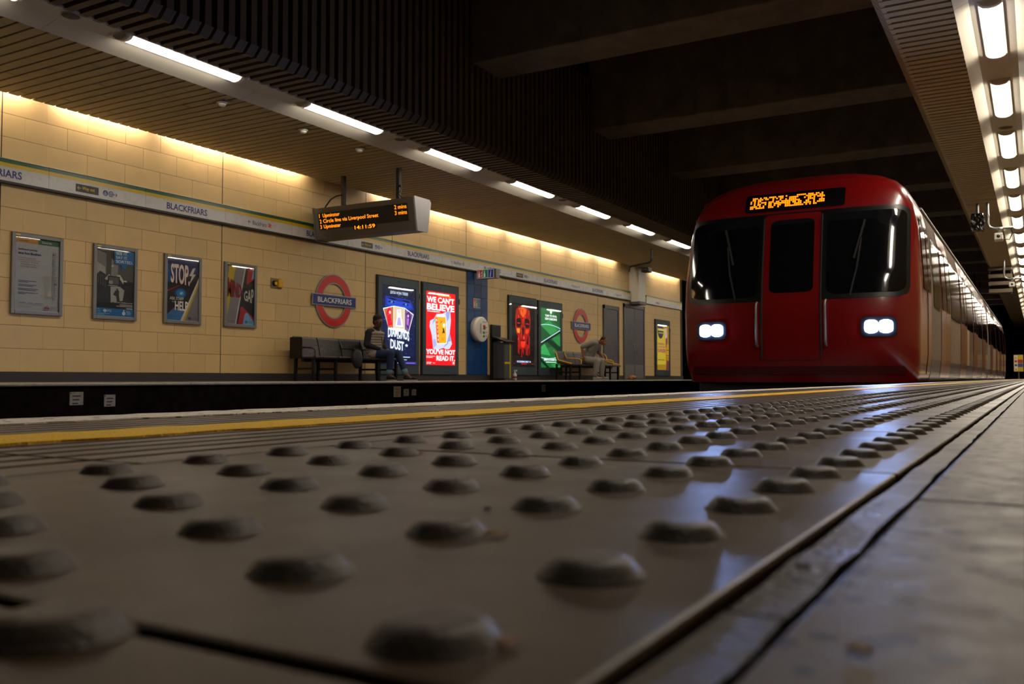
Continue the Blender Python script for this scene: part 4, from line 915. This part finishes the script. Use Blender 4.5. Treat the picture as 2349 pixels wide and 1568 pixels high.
vs = []; CE = 1.55
for z in lev:
    w_ = interp(WZ, z); yf = interp(YZ, z); row = [(-w_, CE, z)]
    for i in range(ring_n+1):
        a = -PI/2 + PI*i/ring_n; sx = math.copysign(abs(math.sin(a))**(2/NE), a); cy = abs(math.cos(a))**(2/NE)
        row.append((w_*sx, yf + ND*(1-cy), z))
    row.append((w_, CE, z)); vs += row
n = ring_n+3; cab.add(vs, [(j*n+i, j*n+i+1, (j+1)*n+i+1, (j+1)*n+i) for j in range(len(lev)-1) for i in range(n-1)], M['tred'], True)
cs = part('cab_shell', cab, train)
part('apron', MB().box((-1.25, .18, -.55), (1.25, .6, .02), M['tdark'], .03), train); part('coupler', MB().box((-.16, -.20, -.42), (.16, .3, -.18), M['tdark'], .03).box((-.22, -.28, -.48), (.22, -.18, -.12), M['tdark'], .02), train)
mask = part('window_surround', MB().add(*fpatch(-1.36, 1.36, 1.02, 2.16, .006, .12, 40, 18), mat('train_black', '0b0a0a', .3), True), train)
for a, b in ((-1.32, -.42), (.42, 1.32)): part('windscreen', MB().add(*fpatch(a, b, 1.08, 2.10, .012, .10), M['tglass'], True), train)
dr = part('cab_door', MB().add(*fpatch(-.35, .35, .28, 2.14, .014, .05), M['tred'], True), train)
part('door_window', MB().add(*fpatch(-.27, .27, 1.12, 2.06, .020, .07), M['tglass'], True), dr)
for x in (-.36, .36): part('door_seal', MB().tube([fpt(x, z, .018) for z in [.3+.1*i for i in range(19)]], .012, M['rubber'], 6), dr)
for x in (-.42, .42): part('grab_rail', MB().tube([fpt(x, .45, .01)] + [fpt(x, .48+.05*i, .05) for i in range(11)] + [fpt(x, 1.01, .01)], .014, M['tgrey'], 8), train)
dp = part('destination_panel', MB().add(*fpatch(-.62, .62, 2.20, 2.44, .010, .03), M['tglass'], True), train)
m = MB(); dm = mat('train_amber', 'ff7a08', .5, emit=3.2)
rd = random.Random(11)
for rw in range(7):
    for cl in range(40):
        if rd.random() < .62:
            u, v = -.56 + cl*.0235, 2.245 + rw*.0225; m.add([fpt(u+a, v+b, .016) for a, b in ((0, 0), (.018, 0), (.018, .016), (0, .016))], [(0, 1, 2, 3)], dm)
part('lit_dots', m, dp, kind='stuff')
hd = mat('headlamp', '9cbaff', .3, emit=HEAD)
for s_ in (-1, 1):
    xc = s_*1.02; x0, x1 = xc-.20, xc+.20
    hz = part('headlight_housing', MB().add(*fpatch(x0, x1, .545, .785, .010, .06), MATS['train_black'], True), train)
    for xa, xb in ((xc-.155, xc-.005), (xc+.005, xc+.155)): part('headlamp', MB().add(*fpatch(xa, xb, .59, .745, .022, .05, 8, 8), hd, True), hz)
    part('wiper', MB().tube([fpt(s_*.70, 1.05, .03), fpt(s_*.78, 1.4, .035), fpt(s_*.82, 1.75, .035)], .012, M['rubber'], 6).tube([fpt(s_*.74, 1.5, .03), fpt(s_*.86, 1.98, .03)], .016, M['rubber'], 6), train)
part('bumper_line', MB().add(*fpatch(-1.30, 1.30, .10, .20, .010, .03, 40, 4), mat('train_darkred', '4c0808', .4), True), train)
part('cab_side_window', MB().add(*spatch(.62, 1.05, 1.15, 2.05, .008), M['tglass']), train)
cd_ = part('cab_side_door', MB().add(*spatch(1.10, 1.50, .10, 2.15, .006), M['tred']), train); part('door_window', MB().add(*spatch(1.16, 1.44, 1.15, 2.0, .012), M['tglass']), cd_)
# carriages
prof_ = [(interp(WZ, z), z) for z in [.0, .12, .35, .9, 1.3, 1.6, 1.9, 2.2, 2.4, 2.52, 2.61, 2.68, 2.72, 2.745]]
outline = prof_ + [(-x, z) for x, z in prof_[::-1]]
def carriage(loc, rz, y0, y1, lab):
    b = part('carriage', MB().prism(outline[::-1], 'y', y0, y1, M['twhite'], True), train, loc, (0, 0, rz)); b['label'] = lab
    part('underframe', MB().box((-1.2, y0+.3, -.75), (1.2, y1-.3, .0), M['tdark']), b)
    part('roof_strip', MB().prism([(1.30, 2.39), (1.19, 2.53), (1.02, 2.63), (.78, 2.70), (.5, 2.74), (0, 2.765), (-.5, 2.74), (-.78, 2.70), (-1.02, 2.63), (-1.19, 2.53), (-1.30, 2.39), (-1.0, 2.5), (1.0, 2.5)], 'y', y0+.01, y1-.01, M['troof']), b)
    sk = MB()
    for s_ in (-1, 1): sk.add(*spatch(y0+.02, y1-.02, .02, .30, .006, .01, s_), M['tblue'])
    part('skirt', sk, b)
    L_ = y1-y0; bays = [(y0+L_*q) for q in (.14, .39, .63, .87)]
    for s_ in ((1, -1)):
        for q in bays:
            d_ = part('passenger_door', MB().add(*spatch(q-.80, q+.80, .06, 2.18, .010, .05, s_), M['tred']).add(*spatch(q-.006, q+.006, .06, 2.18, .014, .002, s_), M['rubber']), b)
            for a_ in (-.68, .10): part('door_window', MB().add(*spatch(q+a_, q+a_+.58, 1.05, 1.98, .016, .07, s_), M['tglass']), d_)
        eds = [y0+.25] + bays + [y1-.25]
        for i in range(len(eds)-1):
            a_, c_ = eds[i] + (.95 if i else 0), eds[i+1] - (.95 if i < len(eds)-2 else 0)
            if c_-a_ > .4: part('window', MB().add(*spatch(a_, c_, 1.02, 1.95, .010, .09, s_), M['tglass']), b)
        part('cantrail_gutter', MB().tube([(s_*1.345, y0+.02, 2.30), (s_*1.345, y1-.02, 2.30)], .018, M['tgrey'], 6), b)
    return b
c1 = carriage((0, 0, 0), 0, CE, 17.0, 'leading white carriage with red doors')
carriage((0, 0, 0), 0, 17.35, 33.4, 'second white carriage with red doors'); part('gangway', MB().box((-1.15, 16.95, .1), (1.15, 17.4, 2.5), M['rubber'], .03), train)
carriage((0, 33.7, 0), math.radians(3.0), .05, 16, 'third white carriage on the bend'); part('gangway', MB().box((-1.15, 33.3, .1), (1.15, 33.9, 2.5), M['rubber'], .03), train)
carriage((-.84, 49.9, 0), math.radians(6.5), .05, 16, 'farthest white carriage on the bend')
for yb in (3.2, 13.6, 20.4, 30.4):
    part('bogie', MB().box((-1.0, yb-1.1, -.72), (1.0, yb+1.1, -.5), M['tdark'], .03), train)
    for a_ in (-.85, .85):
        for s_ in (-.7175, .7175): part('wheel', MB().lathe([(.40, s_-.05), (.43, s_-.04), (.42, s_+.05), (.12, s_+.06)], M['rail'], 20, 'x', (0, yb+a_, -.436)), train)
# ------------------------------------------------------------------ people
def caps(p, q, r0, r1, n=14):
    p, q = Vector(p), Vector(q); pts = []; rs = []; d = (q-p).normalized()
    for k in range(5): a = PI/2*k/4; pts.append(p - d*r0*math.cos(a)); rs.append(max(.0005, r0*math.sin(a)))
    for k in range(1, 5): t_ = k/5; pts.append(p.lerp(q, t_)); rs.append(r0+(r1-r0)*t_)
    for k in range(5): a = PI/2*k/4; pts.append(q + d*r1*math.sin(a)); rs.append(max(.0005, r1*math.cos(a)))
    return MB().tube(pts, rs, M['wht'], n)
def ell(c, r, rot=None):
    bm = bmesh.new(); bmesh.ops.create_uvsphere(bm, u_segments=20, v_segments=14, radius=1)
    R_ = rot or Matrix.Identity(3)
    for v in bm.verts: v.co = R_ @ Vector((v.co.x*r[0], v.co.y*r[1], v.co.z*r[2])) + Vector(c)
    return MB().bm(bm, M['wht'])
def fuse(name, pieces, m_, parent, voxel=.011, smooth=4):
    mb = MB()
    for q in pieces: mb.add(q.v, q.f, m_)
    me = mb.mesh(name); ob = bpy.data.objects.new('fuse', me); COL.objects.link(ob)
    r = ob.modifiers.new('r', 'REMESH'); r.mode = 'VOXEL'; r.voxel_size = voxel
    s = ob.modifiers.new('s', 'SMOOTH'); s.factor = .5; s.iterations = smooth
    dg = bpy.context.evaluated_depsgraph_get(); dg.update(); new = bpy.data.meshes.new_from_object(ob.evaluated_get(dg))
    bpy.data.objects.remove(ob); bpy.data.meshes.remove(me); new.name = name; new.materials.clear(); new.materials.append(m_)
    new.polygons.foreach_set('use_smooth', [True]*len(new.polygons)); new.polygons.foreach_set('material_index', [0]*len(new.polygons))
    return link(name, new, parent)
def chain(pts, rs): return [caps(pts[i], pts[i+1], rs[i], rs[i+1]) for i in range(len(pts)-1)]
def hand(w_, d, up, side):
    """palm and five bent fingers from wrist w_ along d; up = back of hand, side = thumb side"""
    w_, d, up, side = Vector(w_), Vector(d).normalized(), Vector(up).normalized(), Vector(side).normalized(); out = [caps(w_, w_+d*.05, .022, .026)]
    for k, (o_, ln) in enumerate(((-.030, .058), (-.011, .070), (.009, .075), (.028, .068))):
        b = w_ + d*.075 + side*o_; out.append(caps(w_ + d*.03 + side*o_*.7, b, .013, .011)); c = b + d*ln*.5 - up*.008; e = c + d*ln*.3 - up*ln*.45
        out += [caps(b, c, .0100, .0092), caps(c, e, .0092, .0080)]
    th = w_ + d*.025 + side*.028; k1 = th + d*.03 + side*.022 - up*.006; out += [caps(th, k1, .013, .011), caps(k1, k1 + d*.03 + side*.004 - up*.010, .011, .009)]
    return out
def head(c, fwd, upv, s=1.0):
    """skull, jaw, nose, ears, brow, lips and neck stub; returns pieces and the frame"""
    f = Vector(fwd).normalized(); u = (Vector(upv) - f*Vector(upv).dot(f)).normalized(); l = u.cross(f); c = Vector(c)
    R_ = Matrix((f, l, u)).transposed()
    P_ = lambda x, y, z: c + (f*x + l*y + u*z)*s
    o = [ell(P_(-.012, 0, .03), (.098*s, .078*s, .092*s), R_), ell(P_(.022, 0, -.03), (.066*s, .060*s, .082*s), R_), ell(P_(.050, 0, -.075), (.036*s, .040*s, .032*s), R_),
         caps(P_(.082, 0, .005), P_(.104, 0, -.028), .009*s, .014*s), ell(P_(.090, 0, -.030), (.016*s, .018*s, .010*s), R_), ell(P_(.084, 0, -.058), (.012*s, .024*s, .008*s), R_), ell(P_(.080, 0, .022), (.014*s, .048*s, .010*s), R_)]
    for sd in (-1, 1): o += [ell(P_(-.005, sd*.080, -.01), (.020*s, .010*s, .032*s), R_), ell(P_(.060, sd*.038, -.022), (.02*s, .02*s, .02*s), R_)]
    return o, P_, R_
def shoe(ank, toe, m_, sole, parent):
    a, b = Vector(ank), Vector(toe); d = (b-a); d.z = 0; d.normalize(); s_ = Vector((-d.y, d.x, 0))
    up = [ell(a + Vector((0, 0, -.035)) , (.05, .045, .055)), caps(a + Vector((0, 0, -.045)) - d*.03, b, .042, .034), ell(b + d*.02, (.05, .04, .032))]
    o = fuse('shoe', up, m_, parent, .009, 3)
    n = 16; pts = []
    c0 = (a+b)/2 + d*.01; L_ = (b-a).length/2 + .075
    for i in range(n): an = 2*PI*i/n; q = c0 + d*L_*math.cos(an) + s_*.047*math.sin(an); pts.append((q.x, q.y))
    part('sole', MB().prism(pts, 'z', .002, .022, sole), o); return o
skin1 = mat('skin_brown', '5a3826', .5); skin2 = mat('skin_tan', '8a5238', .5); eyew = mat('eye_white', 'c9c2b8', .3); eyeb = mat('eye_dark', '140d0a', .2)
def eyes(P_, parent, s=1.0):
    m = MB()
    for sd in (-1, 1):
        m.bm(_sph(P_(.074, sd*.031, .003), .0125*s), eyew, True); m.bm(_sph(P_(.0815, sd*.031, .002), .0072*s), eyeb, True)
    part('eyes', m, parent)
def _sph(c, r):
    bm = bmesh.new(); bmesh.ops.create_uvsphere(bm, u_segments=10, v_segments=8, radius=r)
    for v in bm.verts: v.co += c
    return bm
# seated person
S = thing('person', 'person in a beige padded vest and blue jeans sitting on the black bench', 'person', (-11.10, 13.93, 0))
HC = (.035, 0, 1.135); hp, HP, HR = head(HC, (.96, -.28, -.06), (0, 0, 1), .95)
RA = [(-.06, -.175, .93), (-.07, -.235, .70), (.17, -.10, .60)]; LA = [(-.06, .175, .93), (-.03, .235, .70), (.19, .06, .60)]
RL = [(.0, -.085, .515), (.42, -.10, .515), (.385, -.11, .12)]; LL = [(.0, .085, .515), (.43, .12, .515), (.58, .16, .13)]
body = hp + chain([(0, 0, .53), (-.07, 0, .72), (-.06, 0, .90)], [.13, .12, .13]) + chain([(-.06, 0, .92), (-.03, 0, 1.0), (.0, 0, 1.07)], [.08, .055, .052])
for A in (RA, LA): body += chain([(-.06, 0, .93)] + A, [.09, .058, .045, .030])
body += hand(RA[2], (.9, .35, -.15), (.2, 0, 1), (0, 1, .1)) + hand(LA[2], (.85, -.45, -.15), (.2, 0, 1), (0, -1, .1))
for Lg in (RL, LL): body += chain(Lg, [.085, .058, .040]) + [caps(Lg[2], Vector(Lg[2]) + Vector((.12, 0, -.075)), .036, .026)]
fuse('body', body, skin1, S, .0085, 3); eyes(HP, S, .95)
blk = mat('knit_black', '0a0a0c', .8); vest = mat('vest_beige', '8f8172', .6, var=.08, scale=25, bump=.4, bscale=30); jean = mat('denim_blue', '11264a', .75, var=.2, scale=30); cuff = mat('denim_cuff', '6a7f92', .8)
fuse('sleeves', sum([chain([(-.06, 0, .92)] + A[:2] + [Vector(A[2]) - (Vector(A[2])-Vector(A[1])).normalized()*.02], [.12, .073, .058, .043]) for A in (RA, LA)], []) + [caps((-.05, 0, .75), (-.03, 0, .98), .12, .085)], blk, S, .011)
vp = []
for i in range(9):
    z = .50 + i*.052; t_ = i/8; cx = -.02 - .05*math.sin(t_*PI) ; vp.append(ell((cx, 0, z), (.160+.012*math.sin(t_*PI), .198-.012*t_, .056)))
vp += [caps((-.08, -.10, .93), (-.07, -.16, .94), .075, .065), caps((-.08, .10, .93), (-.07, .16, .94), .075, .065), caps((-.10, -.07, .99), (-.10, .07, .99), .06, .06), caps((-.03, -.085, .985), (.05, -.05, .92), .035, .03), caps((-.03, .085, .985), (.05, .05, .92), .035, .03), ell((-.13, 0, .985), (.07, .13, .075)), ell((.03, -.14, .52), (.13, .06, .09)), ell((.03, .14, .52), (.13, .06, .09))]
fuse('vest', vp, vest, S, .010, 3)
part('zip', MB().tube([(.148, -.0, .52), (.13, -.0, .70), (.125, 0, .82), (.085, 0, .93)], .007, blk, 6), S)
fuse('jeans', sum([chain([Lg[0], Vector(Lg[0]).lerp(Vector(Lg[1]), .5), Lg[1], Vector(Lg[1]).lerp(Vector(Lg[2]), .5), Vector(Lg[1]).lerp(Vector(Lg[2]), .84)], [.105, .090, .074, .064, .056]) for Lg in (RL, LL)], []) + [ell((-.01, 0, .52), (.14, .18, .10))], jean, S, .011, 3)
for Lg in (RL, LL): fuse('cuff', [caps(Vector(Lg[1]).lerp(Vector(Lg[2]), .82), Vector(Lg[1]).lerp(Vector(Lg[2]), .90), .062, .060)], cuff, S, .010, 1)
shoe((.39, -.11, .095), (.52, -.14, .045), mat('shoe_black', '141414', .6), mat('sole_white', 'b9b4aa', .6), S); shoe((.60, .165, .095), (.74, .19, .045), MATS['shoe_black'], MATS['sole_white'], S)
hair = [ell(HP(-.035, 0, .070), (.104, .088, .078), HR), ell(HP(-.085, 0, .01), (.055, .074, .075), HR)]
rr = random.Random(2)
for i in range(60):
    a, b = rr.uniform(0, 2*PI), rr.uniform(.15, 1.35); d = Vector((math.cos(a)*math.sin(b), math.sin(a)*math.sin(b), math.cos(b)))
    hair.append(ell(HP(-.038 + d.x*.098, d.y*.082, .074 + d.z*.070), (.021, .021, .021)))
fuse('hair', hair, mat('hair_black', '0c0908', .75), S, .008, 1)
gl = MB()
for sd in (-1, 1):
    gl.tube([HP(.093, sd*.034+.026*math.cos(a), .002+.019*math.sin(a)) for a in [2*PI*k/14 for k in range(15)]], .0028, blk, 6, False); gl.tube([HP(.090, sd*.062, .006), HP(.0, sd*.082, .008)], .0028, blk, 6)
gl.tube([HP(.094, -.008, .004), HP(.094, .008, .004)], .0028, blk, 6); part('glasses', gl, S)
# stooping person
B = thing('person', 'person in pale grey clothes stooping forward from the second bench', 'person', (-11.08, 23.30, 0))
HC = (.56, 0, 1.085); hp, HP, HR = head(HC, (.80, -.12, -.60), (.6, 0, .8), 1.0)
RA = [(.33, -.19, 1.05), (.02, -.27, .93), (.06, -.27, .66)]; LA = [(.33, .19, 1.05), (.30, .26, .78), (.48, .18, .60)]
RL = [(.03, -.10, .57), (.42, -.12, .53), (.34, -.12, .12)]; LL = [(.03, .10, .57), (.45, .14, .53), (.42, .16, .12)]
body = hp + chain([(0, 0, .60), (.16, 0, .80), (.32, 0, 1.0)], [.14, .13, .13]) + chain([(.34, 0, 1.03), (.44, 0, 1.07), (.50, 0, 1.07)], [.085, .06, .055])
for A in (RA, LA): body += chain([(.33, 0, 1.02)] + A, [.09, .060, .047, .031])
body += hand(RA[2], (.1, 0, -1), (-.9, -.3, 0), (.9, 0, 0)) + hand(LA[2], (.8, -.3, -.5), (.3, .3, .8), (0, -1, 0))
for Lg in (RL, LL): body += chain(Lg, [.09, .060, .042]) + [caps(Lg[2], Vector(Lg[2]) + Vector((.13, 0, -.075)), .038, .028)]
fuse('body', body, skin2, B, .0095, 3); eyes(HP, B)
gry = mat('sweat_grey', '8a817a', .8, var=.08, scale=20); gr2 = mat('trouser_grey', '8d867c', .8, var=.1, scale=18)
fuse('top', chain([(.0, 0, .60), (.15, 0, .80), (.30, 0, 1.0)], [.165, .165, .16]) + [caps((.20, -.07, .86), (.34, -.12, 1.03), .13, .10), caps((.20, .07, .86), (.34, .12, 1.03), .13, .10), caps((.36, -.06, 1.06), (.36, .06, 1.06), .07, .07)] + chain([RA[0], Vector(RA[0]).lerp(Vector(RA[1]), .9)], [.085, .072]) + chain([LA[0], LA[1]], [.085, .072]), gry, B, .012)
fuse('trousers', sum([chain([Lg[0], Lg[1], Vector(Lg[1]).lerp(Vector(Lg[2]), .95)], [.125, .095, .072]) for Lg in (RL, LL)], []) + [ell((-.0, 0, .58), (.17, .20, .13))], gr2, B, .012)
for Lg in (RL, LL): shoe((Lg[2][0]+.01, Lg[2][1], .09), (Lg[2][0]+.15, Lg[2][1]-.01, .045), mat('shoe_pale', '9a948a', .6), mat('sole_white', 'b9b4aa', .6), B)
fuse('hair', [ell(HP(-.03, 0, .055), (.092, .084, .074), HR), ell(HP(-.07, 0, .0), (.045, .07, .06), HR)], mat('hair_brown', '2a1811', .8), B, .009, 2)

# ------------------------------------------------------------------ bits of litter on the near platform
def bit(name, lab, cat, x, y, L_, Wd, m_, rz, z=0):
    t = thing(name, lab, cat, (x, y, z), 'litter on the near platform', (0, 0, rz)); n = 7; vs = []
    for i in range(n):
        u = i/(n-1); wd = Wd*math.sin(PI*min(.95, max(.08, u)))*.5; zz = .0008 + L_*.08*math.sin(PI*u)
        vs += [(L_*(u-.5), -wd, zz*.6), (L_*(u-.5), 0, zz+.0006), (L_*(u-.5), wd, zz*.6)]
    part('flake', MB().add(vs, [(i*3+j, i*3+j+1, i*3+j+4, i*3+j+3) for i in range(n-1) for j in range(2)], m_, True), t)
lf = mat('leaf_tan', '7a5a22', .7); lo = mat('leaf_orange', '6e3d0c', .7); ld = mat('grit_dark', '17120e', .8)
bit('leaf_fragment', 'orange leaf fragment leaning on the nearest blister', 'leaf', -.0885, .1500, .006, .003, lo, 1.0)
bit('leaf_fragment', 'tan sliver beside a blister in the second row', 'leaf', -.1520, .2520, .008, .003, lf, .5)
bit('leaf_fragment', 'tan leaf scrap on the terrazzo paving', 'leaf', -.0295, .1800, .005, .004, lf, .2)
bit('grit', 'dark speck of grit on the joint strip', 'grit', -.0552, .2500, .004, .004, ld, 0)
bit('grit', 'dark speck between the blisters in the middle', 'grit', -.1840, .2990, .003, .003, ld, 1)
bit('leaf_fragment', 'yellow crumb beyond the blister slab joint', 'leaf', -.3600, .5000, .006, .004, lo, 2)
